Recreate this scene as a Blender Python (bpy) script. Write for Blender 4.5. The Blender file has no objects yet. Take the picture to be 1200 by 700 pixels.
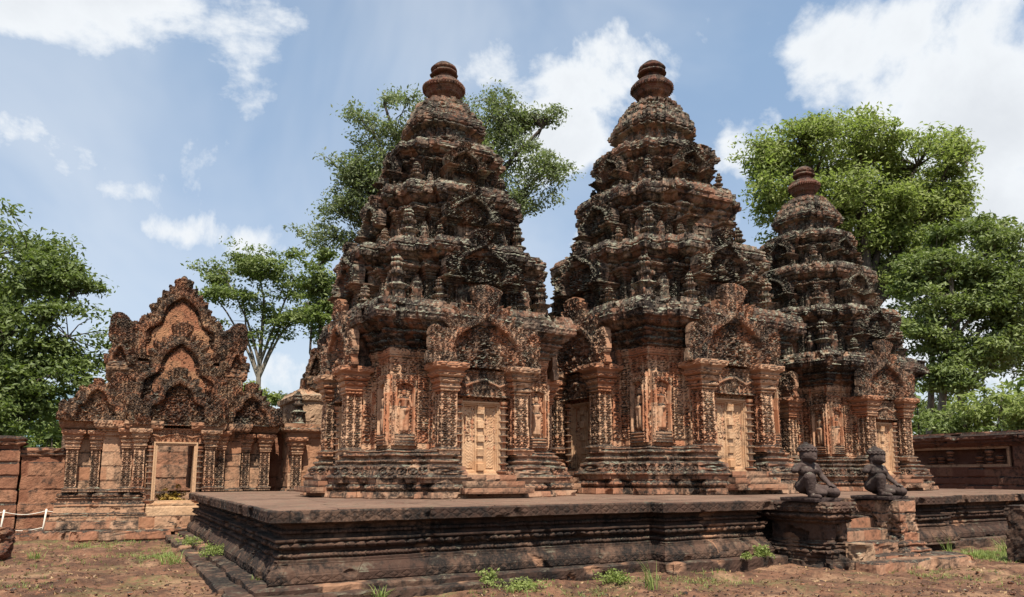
import bpy, bmesh, math, random
import numpy as np
from mathutils import Vector, Matrix
PI = math.pi
R = math.radians
sc = bpy.context.scene
C = sc.collection

# ------------------------------------------------------------------ camera
cam = bpy.data.objects.new('camera', bpy.data.cameras.new('camera'))
C.objects.link(cam)
cam.location = (0, 0, 1.65)
cam.rotation_euler = (R(90 + 7.88), 0, R(-28.7))
cam.data.sensor_width = 36.0
cam.data.lens = 859.5 / 1200 * 36
cam.data.shift_y = 87 / 1200
cam.data.clip_start = 0.1
cam.data.clip_end = 3000
sc.camera = cam
sc.view_settings.view_transform = 'Standard'
sc.view_settings.look = 'None'
sc.view_settings.gamma = 1
sc.view_settings.exposure = 0.94

# ------------------------------------------------------------------ sun and sky
SUN_EL, SUN_AZ = 64.0, 197.0            # azimuth clockwise from +Y
sun = bpy.data.objects.new('sun', bpy.data.lights.new('sun', 'SUN'))
C.objects.link(sun)
sun.data.energy = 5.0
sun.data.angle = R(0.5)
sun.data.color = (1.0, 0.93, 0.82)
sd = Vector((math.sin(R(SUN_AZ)) * math.cos(R(SUN_EL)), math.cos(R(SUN_AZ)) * math.cos(R(SUN_EL)), math.sin(R(SUN_EL))))
sun.rotation_euler = sd.to_track_quat('Z', 'Y').to_euler()

world = bpy.data.worlds.new('World')
sc.world = world
world.use_nodes = True
wn, wl = world.node_tree.nodes, world.node_tree.links
wn.clear()
def W(t, **k):
    n = wn.new(t)
    for a, b in k.items(): setattr(n, a, b)
    return n
wo = W('ShaderNodeOutputWorld'); bg = W('ShaderNodeBackground'); wl.new(bg.outputs[0], wo.inputs[0])
sky = W('ShaderNodeTexSky', sky_type='NISHITA', sun_disc=False)
sky.sun_elevation = R(SUN_EL); sky.sun_rotation = R(SUN_AZ)
sky.air_density = 1.0; sky.dust_density = 0.8; sky.ozone_density = 1.5
bg.inputs['Strength'].default_value = 0.064
tc = W('ShaderNodeTexCoord')
def wmath(op, a, b=None, c=None, clamp=False):
    n = W('ShaderNodeMath', operation=op, use_clamp=clamp)
    for i, v in enumerate((a, b, c)):
        if v is None: continue
        if isinstance(v, (int, float)): n.inputs[i].default_value = v
        else: wl.new(v, n.inputs[i])
    return n.outputs[0]
def wvec(op, a, b):
    n = W('ShaderNodeVectorMath', operation=op)
    for i, v in enumerate((a, b)):
        if isinstance(v, tuple): n.inputs[i].default_value = v
        else: wl.new(v, n.inputs[i])
    return n
def wnoise(vec, scale, det, rough, dist=0.0):
    n = W('ShaderNodeTexNoise'); wl.new(vec, n.inputs['Vector'])
    n.inputs['Scale'].default_value = scale; n.inputs['Detail'].default_value = det
    n.inputs['Roughness'].default_value = rough; n.inputs['Distortion'].default_value = dist
    return n.outputs[0]
def wrange(v, a, b, c=0.0, d=1.0, smooth=True):
    n = W('ShaderNodeMapRange', interpolation_type='SMOOTHSTEP' if smooth else 'LINEAR')
    wl.new(v, n.inputs[0])
    for i, q in enumerate((a, b, c, d)): n.inputs[i + 1].default_value = q
    return n.outputs[0]
def wdir(azd, eld):                      # azimuth relative to the view heading, elevation
    a, e = R(azd + 28.7), R(eld)
    return (math.sin(a) * math.cos(e), math.cos(a) * math.cos(e), math.sin(e))
gen = tc.outputs['Generated']
warp = wnoise(gen, 4.2, 9, 0.60, 0.25)
fine = wnoise(gen, 9.0, 7, 0.6, 0.3)
# cumulus banks: soft lobes around sky directions, broken up by noise   (az, el, width az, width el, weight)
banks = [(-35, 32, 15, 6.2, 1.15), (-23, 32, 7, 5.5, .9), (-36, 22, 9, 4, .62), (-22, 16.5, 7, 2.2, .55), (-18, 24, 8, 2.2, .35),
         (4, 25, 6, 4, .85), (9, 30, 9, 3.6, .95), (17, 24, 6, 3.6, .85), (26, 28, 9, 4, .95), (33, 23, 12, 6.5, 1.05),
         (11, 20, 8, 4.5, .85), (32, 15, 13, 7, 1.1), (-8, 8, 30, 5, .55), (-20, 11, 16, 4, .5), (34, 8, 16, 6, .7), (60, 22, 18, 9, .8), (-62, 24, 16, 8, .8)]
acc = None
sepn = W('ShaderNodeSeparateXYZ'); wl.new(gen, sepn.inputs[0])
el = wmath('ARCSINE', wmath('MINIMUM', wmath('MAXIMUM', sepn.outputs[2], -1.0), 1.0))
az = wmath('ARCTAN2', sepn.outputs[0], sepn.outputs[1])
azw = wmath('ADD', az, wmath('MULTIPLY', wmath('SUBTRACT', wnoise(gen, 2.3, 4, .55), .5), .24))
elw = wmath('ADD', el, wmath('MULTIPLY', wmath('SUBTRACT', wnoise(gen, 3.1, 4, .55, .3), .5), .13))
for a, e, wa, we, k in banks:
    da = wmath('DIVIDE', wmath('SUBTRACT', azw, R(a + 28.7)), R(wa))
    de = wmath('DIVIDE', wmath('SUBTRACT', elw, R(e)), R(we))
    r2 = wmath('ADD', wmath('MULTIPLY', da, da), wmath('MULTIPLY', de, de))
    g = wmath('MULTIPLY', wmath('EXPONENT', wmath('MULTIPLY', r2, -0.9)), k)
    acc = g if acc is None else wmath('MAXIMUM', acc, g)
dens = wmath('ADD', acc, wmath('MULTIPLY', wmath('SUBTRACT', warp, 0.5), 2.7))
dens = wmath('ADD', dens, wmath('MULTIPLY', wmath('SUBTRACT', fine, 0.5), 0.9))
mask = wrange(dens, 0.36, 0.80)
veil = wrange(wnoise(gen, 2.0, 5, 0.6, 0.5), 0.40, 0.75, 0.08, 0.42)
horiz = wrange(el, 0.0, R(28), 0.38, 0.0)
mask = wmath('MAXIMUM', mask, wmath('ADD', veil, horiz), clamp=True)
ccol = W('ShaderNodeMix', data_type='RGBA')
wl.new(wrange(dens, 0.6, 1.5), ccol.inputs['Factor'])
ccol.inputs['A'].default_value = (7.4, 7.7, 8.0, 1); ccol.inputs['B'].default_value = (6.2, 6.5, 6.9, 1)
mx = W('ShaderNodeMix', data_type='RGBA')
wl.new(mask, mx.inputs['Factor'])
skym = W('ShaderNodeMix', data_type='RGBA', blend_type='MULTIPLY'); skym.inputs['Factor'].default_value = 1.0
tint = W('ShaderNodeMix', data_type='RGBA'); wl.new(wrange(el, 0.0, R(30), 0, 1, False), tint.inputs['Factor'])
tint.inputs['A'].default_value = (.95, .88, .95, 1); tint.inputs['B'].default_value = (1.80, 1.80, 1.62, 1)
wl.new(sky.outputs[0], skym.inputs['A']); wl.new(tint.outputs['Result'], skym.inputs['B'])
wl.new(skym.outputs['Result'], mx.inputs['A']); wl.new(ccol.outputs['Result'], mx.inputs['B'])
wl.new(mx.outputs['Result'], bg.inputs['Color'])

# ------------------------------------------------------------------ helpers
def tag(o, label=None, cat=None, group=None, kind=None):
    if label: o['label'] = label
    if cat: o['category'] = cat
    if group: o['group'] = group
    if kind: o['kind'] = kind
    return o
def empty(name, loc, rz=0):
    o = bpy.data.objects.new(name, None); C.objects.link(o)
    o.location = loc; o.rotation_euler = (0, 0, rz); o.empty_display_size = .2
    return o
def link(name, me, parent=None, loc=(0, 0, 0), rz=0, s=(1, 1, 1)):
    o = bpy.data.objects.new(name, me); C.objects.link(o)
    if parent is not None: o.parent = parent
    o.location = loc; o.rotation_euler = (0, 0, rz); o.scale = s if isinstance(s, tuple) else (s, s, s)
    return o
def mesh_np(name, V, F, mat, tone=None, wear=None, smooth=False, extra=None):
    """V (n,3), F (m,4) or (m,3) array, extra: list of n-gon index lists"""
    me = bpy.data.meshes.new(name)
    V = np.asarray(V, dtype=np.float32); F = np.asarray(F, dtype=np.int32)
    k = F.shape[1] if len(F) else 4
    ex = extra or []
    me.vertices.add(len(V)); me.vertices.foreach_set('co', V.ravel())
    nl = F.size + sum(len(e) for e in ex)
    me.loops.add(nl)
    me.loops.foreach_set('vertex_index', np.concatenate([F.ravel()] + [np.asarray(e, dtype=np.int32) for e in ex]).astype(np.int32))
    me.polygons.add(len(F) + len(ex))
    st = list(np.arange(len(F)) * k); tot = [k] * len(F); p = F.size
    for e in ex: st.append(p); tot.append(len(e)); p += len(e)
    me.polygons.foreach_set('loop_start', np.array(st, dtype=np.int32))
    try: me.polygons.foreach_set('loop_total', np.array(tot, dtype=np.int32))
    except Exception: pass
    me.update(calc_edges=True); me.validate()
    me.materials.append(mat)
    if smooth: me.shade_smooth()
    else: me.shade_flat()
    for nm, a in (('tone', tone), ('wear', wear)):
        if a is None: a = np.full(len(V), .5 if nm == 'tone' else 0.)
        if len(me.vertices) == len(a):
            at = me.attributes.new(nm, 'FLOAT', 'POINT'); at.data.foreach_set('value', np.asarray(a, dtype=np.float32))
    return me
def hsh(*a):
    h = np.uint32(2166136261) * np.ones(np.broadcast(*a).shape, dtype=np.uint32)
    for x in a:
        h = (h ^ np.asarray(x).astype(np.int64).astype(np.uint32)) * np.uint32(16777619)
        h ^= h >> np.uint32(13)
    h = h * np.uint32(2246822519); h ^= h >> np.uint32(15); h = h * np.uint32(3266489917); h ^= h >> np.uint32(16)
    return h.astype(np.float64) / 4294967295.0
def vn(p, seed=0):
    f = np.floor(p); t = p - f; t = t * t * (3 - 2 * t); i = f.astype(np.int64)
    r = 0
    for dx in (0, 1):
        wx = t[:, 0] if dx else 1 - t[:, 0]
        for dy in (0, 1):
            wy = t[:, 1] if dy else 1 - t[:, 1]
            for dz in (0, 1):
                wz = t[:, 2] if dz else 1 - t[:, 2]
                r = r + wx * wy * wz * hsh(i[:, 0] + dx, i[:, 1] + dy, i[:, 2] + dz, np.int64(seed))
    return r
def fbm(p, o=3, seed=0):
    a, s, r = 1.0, 0.0, 0
    for k in range(o):
        r = r + a * vn(p * 2 ** k + 17.3 * k, seed + k); s += a; a *= .5
    return r / s
def sstep(x, a, b):
    t = np.clip((x - a) / (b - a), 0, 1); return t * t * (3 - 2 * t)

# ------------------------------------------------------------------ materials
def mat_new(name):
    m = bpy.data.materials.new(name); m.use_nodes = True
    nt = m.node_tree; nt.nodes.clear()
    return m, nt
class NB:
    def __init__(s, nt): s.nt = nt; s.n = nt.nodes; s.l = nt.links
    def node(s, t, **k):
        n = s.n.new(t)
        for a, b in k.items(): setattr(n, a, b)
        return n
    def put(s, sock, v):
        if isinstance(v, (int, float)): sock.default_value = v
        elif isinstance(v, tuple): sock.default_value = v if len(v) == 4 or sock.type == 'VECTOR' else v + (1,)
        else: s.l.new(v, sock)
    def noise(s, vec, sc_, det=5, rough=.6, dist=0.):
        n = s.node('ShaderNodeTexNoise'); s.put(n.inputs['Vector'], vec)
        for a, b in (('Scale', sc_), ('Detail', det), ('Roughness', rough), ('Distortion', dist)): n.inputs[a].default_value = b
        return n.outputs[0]
    def rng(s, v, a, b, c=0., d=1., sm=True):
        n = s.node('ShaderNodeMapRange', interpolation_type='SMOOTHSTEP' if sm else 'LINEAR'); s.put(n.inputs[0], v)
        for i, q in enumerate((a, b, c, d)): n.inputs[i + 1].default_value = q
        return n.outputs[0]
    def mix(s, f, a, b, mode='MIX'):
        n = s.node('ShaderNodeMix', data_type='RGBA', blend_type=mode)
        s.put(n.inputs['Factor'], f); s.put(n.inputs['A'], a); s.put(n.inputs['B'], b)
        return n.outputs['Result']
    def math(s, op, a, b=None, clamp=False):
        n = s.node('ShaderNodeMath', operation=op, use_clamp=clamp); s.put(n.inputs[0], a)
        if b is not None: s.put(n.inputs[1], b)
        return n.outputs[0]
    def mapping(s, vec, scale):
        n = s.node('ShaderNodeMapping'); s.put(n.inputs[0], vec); n.inputs['Scale'].default_value = scale
        return n.outputs[0]
    def attr(s, name):
        n = s.node('ShaderNodeAttribute', attribute_name=name); return n.outputs['Fac']
def stone(name, c1, c2, crust=.5, lichen=.5, top=.6, crustc=(.018, .014, .012), lich=(.23, .235, .175), pits=0., bump=.5, streak=.5, fresh=(.40, .21, .12), roughness=.93):
    m, nt = mat_new(name); b = NB(nt)
    geo = b.node('ShaderNodeNewGeometry'); P = geo.outputs['Position']
    sp = b.node('ShaderNodeSeparateXYZ'); b.put(sp.inputs[0], geo.outputs['Normal'])
    tone = b.attr('tone'); wear = b.attr('wear')
    n1 = b.noise(P, 1.5, 7, .72); n2 = b.noise(P, 6.0, 6, .75); n3 = b.noise(P, 22, 4, .65)
    base = b.mix(b.rng(b.math('ADD', b.math('MULTIPLY', tone, .55), b.math('MULTIPLY', n2, .6)), .3, .85), c1, c2)
    base = b.mix(b.rng(n3, .3, .75, 0, .35), base, (c1[0] * .55, c1[1] * .5, c1[2] * .5))
    # grey-green lichen blotches, stronger on surfaces that lie open to the rain
    upz = b.rng(sp.outputs[2], .05, .8)
    lm = b.math('ADD', b.noise(P, 2.6, 6, .72, .4), b.math('MULTIPLY', upz, .14))
    lm = b.rng(lm, .74 - .26 * lichen, .84 - .2 * lichen)
    base = b.mix(b.math('MULTIPLY', lm, .85), base, b.mix(n3, lich, (lich[0] * .45, lich[1] * .45, lich[2] * .4)))
    # black crust: blotches and rain streaks, darkened further to stand in for deep shadow
    pv = b.mapping(P, (2.2, 2.2, .35))
    st = b.noise(pv, 1.0, 6, .7)
    n0 = b.noise(P, .42, 3, .6)
    cm = b.math('ADD', b.math('MULTIPLY', n1, .40), b.math('MULTIPLY', n2, .42))
    cm = b.math('ADD', cm, b.math('MULTIPLY', n0, .34)); cm = b.math('SUBTRACT', cm, .08)
    cm = b.math('ADD', b.math('MULTIPLY', cm, 1 - .45 * streak), b.math('MULTIPLY', st, .45 * streak))
    cm = b.math('ADD', cm, b.math('MULTIPLY', upz, .22 * top))
    cm = b.math('ADD', cm, b.math('MULTIPLY', b.math('SUBTRACT', tone, .5), .07))
    cm = b.rng(cm, .655 - .3 * crust, .79 - .26 * crust)
    cm = b.math('MULTIPLY', cm, b.rng(n3, .25, .55, .65, 1.0))
    base = b.mix(cm, base, crustc)
    l2 = b.rng(b.math('ADD', b.noise(P, 3.7, 6, .75, .3), b.math('MULTIPLY', upz, .16)), .74 - .22 * lichen, .86 - .18 * lichen)
    base = b.mix(b.math('MULTIPLY', b.math('MULTIPLY', l2, b.rng(n3, .3, .6, .3, .9)), .75), base, lich)
    base = b.mix(b.math('MULTIPLY', wear, .8), base, fresh)
    h = b.math('ADD', b.math('MULTIPLY', n3, .5), b.math('MULTIPLY', b.noise(P, 60, 3, .6), .3))
    if pits:
        vo = b.node('ShaderNodeTexVoronoi'); b.put(vo.inputs['Vector'], P); vo.inputs['Scale'].default_value = 28
        h = b.math('ADD', h, b.math('MULTIPLY', b.rng(vo.outputs['Distance'], 0, .35), pits))
    bp = b.node('ShaderNodeBump'); bp.inputs['Strength'].default_value = bump; bp.inputs['Distance'].default_value = .03
    b.put(bp.inputs['Height'], h)
    pr = b.node('ShaderNodeBsdfPrincipled'); b.put(pr.inputs['Base Color'], base)
    pr.inputs['Roughness'].default_value = roughness; pr.inputs['Specular IOR Level'].default_value = .2
    b.put(pr.inputs['Normal'], bp.outputs[0])
    out = b.node('ShaderNodeOutputMaterial'); b.put(out.inputs[0], pr.outputs[0])
    return m
M = {}
M['wall'] = stone('red_sandstone', (.37, .155, .080), (.53, .33, .20), crust=.46, lichen=.18, top=1.3, bump=.35)
M['base'] = stone('base_sandstone', (.28, .13, .075), (.40, .25, .16), crust=.68, lichen=.30, top=.7, bump=.35)
M['roof'] = stone('weathered_sandstone', (.235, .115, .070), (.39, .285, .205), crust=.90, lichen=.78, top=.6, lich=(.30, .305, .225), bump=.4)
M['pil'] = stone('pilaster_sandstone', (.39, .165, .085), (.54, .34, .21), crust=.50, lichen=.16, top=1.3, bump=.3)
M['ped'] = stone('carved_sandstone', (.36, .165, .09), (.50, .33, .215), crust=.72, lichen=.42, top=.8, bump=.3)
M['finial'] = stone('dark_sandstone', (.13, .055, .036), (.20, .115, .075), crust=.75, lichen=.3, top=.5, bump=.4)
M['door'] = stone('tan_sandstone', (.42, .235, .125), (.50, .325, .195), crust=.42, lichen=.16, top=.3, crustc=(.11, .06, .035), bump=.5)
M['plat'] = stone('terrace_stone', (.055, .030, .021), (.145, .085, .056), crust=.78, lichen=.24, top=.1, crustc=(.011, .009, .008), lich=(.13, .12, .085), bump=.5)
M['pave'] = stone('terrace_paving', (.105, .060, .042), (.17, .105, .073), crust=.5, lichen=.25, top=0, crustc=(.03, .021, .016), lich=(.14, .115, .08), bump=.9)
M['gate'] = stone('gate_sandstone', (.31, .15, .083), (.44, .27, .165), crust=.54, lichen=.25, top=.9, bump=.35)
M['gateped'] = stone('gate_carving', (.28, .125, .065), (.42, .26, .15), crust=.76, lichen=.25, top=.9, bump=.35)
M['ochre'] = stone('ochre_sandstone', (.25, .105, .055), (.34, .175, .09), crust=.62, lichen=.2, top=.4)
M['later'] = stone('laterite', (.20, .085, .048), (.31, .155, .09), crust=.52, lichen=.12, top=.9, pits=.6, bump=.9)
M['laterd'] = stone('dark_laterite', (.13, .055, .036), (.20, .095, .06), crust=.58, lichen=.12, top=.9, pits=.6, bump=.9)
M['statue'] = stone('statue_stone', (.042, .028, .025), (.085, .058, .048), crust=.55, lichen=.22, top=.2, roughness=.8, bump=.9)
M['tan'] = stone('pale_sandstone', (.26, .16, .10), (.38, .25, .155), crust=.5, lichen=.35, top=.3)

# ------------------------------------------------------------------ swept masonry
def cross_poly(a, steps):
    """steps: list of (half_width, outward_distance) from the corner towards the middle of each side"""
    side = [(-a, -a)]; prev = a
    for h, o in steps: side += [(-h, -prev), (-h, -o)]; prev = o
    mid = list(side)
    for h, o in reversed(steps):
        i = steps.index((h, o)); po = steps[i - 1][1] if i > 0 else a
        mid += [(h, -o), (h, -po)]
    pts = []
    for k in range(4):
        c, s = (1, 0, -1, 0)[k], (0, 1, 0, -1)[k]
        pts += [(x * c - y * s, x * s + y * c) for x, y in mid]
    return pts
def rect_poly(x0, y0, x1, y1): return [(x0, y0), (x1, y0), (x1, y1), (x0, y1)]
def circ_poly(r, n, ph=0): return [(r * math.cos(2 * PI * k / n + ph), r * math.sin(2 * PI * k / n + ph)) for k in range(n)]

def ornament(kind, u, L, zz, H):
    """outward relief for a band: u along the edge from its middle, zz height within the band"""
    v = zz / np.maximum(H, 1e-6)
    if kind == 'scroll':
        cols = np.maximum(1, np.round(L / .19)); cw = L / cols
        ok = (L > .1)
        cu = (u + L / 2) / cw; ci = np.floor(cu); uu = (cu - ci - .5) * cw
        rows = np.maximum(1, np.round(H / cw)); rh = H / rows
        ri = np.floor(zz / rh); rz = (zz / rh - ri - .5) * rh
        d = np.where((ri + ci) % 2 == 0, 1., -1.)
        r = np.hypot(uu / cw, rz / rh) * 2; th = np.arctan2(rz / rh, d * uu / cw)
        f = np.cos(th - 8.5 * r) * sstep(r, 1.15, .85) + .8 * np.cos(3 * th + 5) * sstep(r, .9, 1.2)
        edge = sstep(np.abs(uu) / cw, .43, .46)
        return np.where(ok, .034 * f * (1 - edge) + .026 * edge, 0)
    if kind == 'bead':
        p = .072; return .026 * np.abs(np.sin(PI * u / p)) ** .6
    if kind == 'lotus':
        p = .17; c = np.abs(((u / p) % 1) - .5) * 2
        return .035 * sstep(c + .9 * np.abs(v - .5), 1.05, .75) - .008
    if kind == 'leaf':
        p = .2; c = np.abs(((u / p) % 1) - .5) * 2
        return .05 * sstep(c - (1 - v) * 1.0, .1, -.15) + .012 * np.cos(c * 9)
    if kind == 'diamond':
        p = .22; c = np.abs(((u / p) % 1) - .5) * 2; w = np.abs(v - .5) * 2
        e = np.abs(c + w - .8); return -.006 * sstep(e, .22, .05) + .006 * sstep(c + w, .5, .3)
    if kind == 'rosette':
        p = .24; uu = ((u / p) % 1 - .5) * 2; vv = (v - .5) * 2
        r = np.hypot(uu, vv); th = np.arctan2(vv, uu)
        return .03 * sstep(r, 1.0, .8) * (.6 + .4 * np.cos(6 * th)) + .02 * sstep(r, .35, .2)
    if kind == 'figure':
        p = .62; uu = ((u / p) % 1 - .5) * p; q = np.abs(uu) / (.16 + .04 * np.sin(v * 9))
        return .07 * sstep(q, 1.0, .3) * (.75 + .25 * np.sin(v * 17)) + .02 * np.cos(40 * uu) * np.cos(zz * 30)
    if kind == 'dentil':
        p = .13; return .018 * (np.abs(((u / p) % 1) - .5) < .3)
    return np.zeros_like(u)

def sweep(name, poly, z0, o0, bands, mat, ds=.035, dz=.03, seed=1, erode=.02, joints=.011, course=.31, brick=.62,
          chip=0., zj=.006, gap=0., dsf=None, cap=True, smooth=False, warp=0.):
    """bands: (z1, o1, shape, ornament). Sweeps the profile round the plan and carves it."""
    O, Z, K, ZZ, HH = [o0], [z0], [''], [0.], [1.]
    co, cz = o0, z0
    for bnd in bands:
        z1, o1, shp, orn = bnd
        Ls = math.hypot(o1 - co, z1 - cz)
        if shp == 'b': Ls *= 1.4
        n = max(1, int(math.ceil(Ls / dz)))
        for i in range(1, n + 1):
            t = i / n; o = co + (o1 - co) * t; z = cz + (z1 - cz) * t
            if shp == 'b': o += abs(z1 - cz) * .42 * math.sin(PI * t) ** .7
            elif shp == 'c': o = co + (o1 - co) * (t ** 2.2 if o1 > co else 1 - (1 - t) ** 2.2)
            elif shp == 'd': o = co + (o1 - co) * math.sin(t * PI / 2) if o1 > co else co + (o1 - co) * (1 - math.cos(t * PI / 2))
            O.append(o); Z.append(z); K.append(orn); ZZ.append(z - cz); HH.append(max(z1 - cz, .01))
        co, cz = o1, z1
    O, Z, ZZ, HH = map(np.array, (O, Z, ZZ, HH)); K = np.array(K)
    P = np.array(poly, float); n = len(P)
    E = np.roll(P, -1, 0) - P; Ln = np.hypot(E[:, 0], E[:, 1]); D = E / Ln[:, None]; N = np.stack([D[:, 1], -D[:, 0]], 1)
    Np = np.roll(N, 1, 0); Mi = (N + Np) / (1 + (N * Np).sum(1))[:, None]
    cx, cm, cu, cl, cn, cs = [], [], [], [], [], []
    sacc = 0
    for i in range(n):
        j = (i + 1) % n
        d_ = dsf(N[i]) if dsf else ds
        k = max(1, int(round(Ln[i] / d_)))
        for q in range(k):
            t = q / k
            cx.append(P[i] + E[i] * t); cm.append(Mi[i] * (1 - t) + Mi[j] * t)
            cu.append((t - .5) * Ln[i]); cl.append(Ln[i]); cs.append(sacc + t * Ln[i])
            nn = N[i] if q else (Mi[i] / np.linalg.norm(Mi[i])); cn.append(nn)
        sacc += Ln[i] + .37
    cx, cm, cu, cl, cn, cs = map(np.array, (cx, cm, cu, cl, cn, cs))
    nc, nr = len(cx), len(O)
    XY = cx[None] + cm[None] * O[:, None, None]
    ZG = np.repeat(Z[:, None], nc, 1)
    disp = np.zeros((nr, nc))
    for kd in set(K.tolist()):
        if not kd: continue
        r_ = np.where(K == kd)[0]
        disp[r_] = ornament(kd, cu[None].repeat(len(r_), 0), cl[None].repeat(len(r_), 0), ZZ[r_][:, None].repeat(nc, 1), HH[r_][:, None].repeat(nc, 1))
    p3 = np.concatenate([XY.reshape(-1, 2), ZG.reshape(-1, 1)], 1)
    S = cs[None].repeat(nr, 0).ravel(); zf = ZG.ravel()
    row = np.floor(zf / course); off = hsh(row, np.int64(seed)) * brick
    colf = (S + off) / brick; col = np.floor(colf)
    tone = hsh(row, col, np.int64(seed + 5)); push = hsh(row, col, np.int64(seed + 9)) - .5
    jd = np.minimum(np.minimum(zf / course - row, row + 1 - zf / course) * course, np.minimum(colf - col, col + 1 - colf) * brick)
    d = disp.ravel()
    wearmask = sstep(fbm(p3 * 1.7, 3, seed + 40), .52, .70)
    d = d * (1 - .65 * wearmask)
    d = d - joints * sstep(jd, .022, .004) + push * joints * 1.6
    nz = fbm(p3 * 3.1, 4, seed) - .5
    d = d + nz * erode * 2 + (vn(p3 * 22, seed + 3) - .5) * erode * .5
    wear = np.zeros(len(d))
    if gap > 0:
        gq = hsh(row, col, np.int64(seed + 31)) < gap
        d = d - .11 * gq * (Z[-1] > 1) * sstep(jd, .0, .03)
    if chip > 0:
        q = sstep(fbm(p3 * 2.3, 3, seed + 77) + .06 * (tone - .5), .60, .68)
        d = d - chip * q; wear = q * .5 * (vn(p3 * .9, seed + 12) > .55)
    nrm = np.repeat(cn[None], nr, 0).reshape(-1, 2)
    p3[:, :2] += nrm * d[:, None]
    p3[:, 2] += (vn(p3 * 5, seed + 21) - .5) * zj * 2 + (hsh(col, np.int64(seed + 3)) - .5) * zj * .6
    if warp:
        p3 += (np.stack([vn(p3 * .8, seed + q) for q in (50, 51, 52)], 1) - .5) * warp
    idx = np.arange(nr * nc).reshape(nr, nc)
    a = idx[:-1]; b_ = idx[1:]
    F = np.stack([a, np.roll(a, -1, 1), np.roll(b_, -1, 1), b_], -1).reshape(-1, 4)
    ex = [list(map(int, idx[-1]))] if cap else []
    return mesh_np(name, p3, F, mat, tone, wear, smooth, ex)

# ------------------------------------------------------------------ carved panels (solid relief slabs, front towards -Y)
def foliage(x, z, c=.16, seed=0):
    w = np.stack([x * 3, z * 3, np.zeros_like(x)], -1).reshape(-1, 3)
    wx = (vn(w, seed) - .5).reshape(x.shape) * c * .9; wz = (vn(w, seed + 1) - .5).reshape(x.shape) * c * .9
    x = x + wx; z = z + wz
    ci = np.floor(x / c); ri = np.floor(z / c)
    uu = x / c - ci - .5; vv = z / c - ri - .5; d = np.where((ci + ri) % 2 == 0, 1., -1.)
    r = np.hypot(uu, vv) * 2; th = np.arctan2(vv, uu * d)
    f = np.cos(th - 8 * r) * sstep(r, 1.2, .8) + .7 * np.cos(4 * th + 1) * sstep(r, .8, 1.2)
    return f
def relief(name, W_, H_, depth, hf, mat, res=.02, inside=None, seed=0, center=True):
    """solid slab: back at y=0, front at y=-(depth+hf). inside(x,z)->bool mask of kept cells"""
    nx = max(2, int(W_ / res) + 1); nz = max(2, int(H_ / res) + 1)
    xs = np.linspace(-W_ / 2, W_ / 2, nx); zs = np.linspace(0, H_, nz)
    X, Zg = np.meshgrid(xs, zs)
    h = hf(X, Zg)
    pts = np.stack([X.ravel(), Zg.ravel() * 0, Zg.ravel()], 1)
    nse = (fbm(pts * 4 + seed, 4, seed) - .5).reshape(X.shape)
    wearm = sstep(fbm(pts * 2 + seed * 3.1, 3, seed + 4), .5, .72).reshape(X.shape)
    h = h * (1 - .45 * wearm) + nse * .03
    front = -(depth + h)
    if inside is None: keep = np.ones((nz - 1, nx - 1), bool)
    else:
        xc = (X[:-1, :-1] + X[1:, 1:]) / 2; zc = (Zg[:-1, :-1] + Zg[1:, 1:]) / 2
        keep = inside(xc, zc)
    N_ = nx * nz; idx = np.arange(N_).reshape(nz, nx)
    V = np.concatenate([np.stack([X.ravel(), front.ravel(), Zg.ravel()], 1), np.stack([X.ravel(), 0 * X.ravel(), Zg.ravel()], 1)])
    k = keep
    a, b_, c, d = idx[:-1, :-1], idx[:-1, 1:], idx[1:, 1:], idx[1:, :-1]
    Fs = [np.stack([a[k], b_[k], c[k], d[k]], 1), np.stack([a[k], d[k], c[k], b_[k]], 1) + N_]
    kp = np.pad(k, 1)
    for (sl, e0, e1) in ((kp[:-2, 1:-1], a, b_), (kp[2:, 1:-1], c, d), (kp[1:-1, :-2], d, a), (kp[1:-1, 2:], b_, c)):
        m_ = k & ~sl
        Fs.append(np.stack([e0[m_], e0[m_] + N_, e1[m_] + N_, e1[m_]], 1))
    F = np.concatenate(Fs)
    used = np.unique(F); remap = np.zeros(2 * N_, int); remap[used] = np.arange(len(used))
    tz = np.floor(V[:, 2] / .3); tx = np.floor(V[:, 0] / .45 + hsh(tz, np.int64(seed)))
    tone = hsh(tz, tx, np.int64(seed))
    return mesh_np(name, V[used], remap[F], mat, tone[used])
ARCH_ROUND = [(.98, 0), (1.0, .22), (1.0, .45), (.96, .68), (.80, .86), (.52, .96), (.24, 1.0), (0, 1.0)]
ARCH_POINT = [(1.05, 0), (1.04, .12), (.96, .25), (.92, .42), (.82, .60), (.62, .76), (.40, .88), (.20, .97), (0, 1.08)]
ARCH_LOBE = [(1.14, .02), (1.12, .10), (1.0, .15), (.88, .22), (.83, .31), (.83, .40), (.75, .49), (.62, .53), (.51, .60), (.48, .70), (.41, .80), (.29, .89), (.14, .96), (0, 1.02)]
ARCH_OGEE = [(1.10, .0), (1.06, .14), (.92, .20), (.80, .30), (.80, .43), (.70, .55), (.56, .62), (.50, .74), (.36, .86), (.18, .95), (0, 1.06)]
def smooth_curve(pts, n=5):
    P = [pts[0]] + list(pts) + [pts[-1]]; out = []
    for i in range(1, len(P) - 2):
        p0, p1, p2, p3 = [np.array(P[i + k]) for k in (-1, 0, 1, 2)]
        for q in range(n):
            t = q / n
            out.append(.5 * ((2 * p1) + (-p0 + p2) * t + (2 * p0 - 5 * p1 + 4 * p2 - p3) * t * t + (-p0 + 3 * p1 - 3 * p2 + p3) * t ** 3))
    out.append(np.array(pts[-1])); return out
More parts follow.
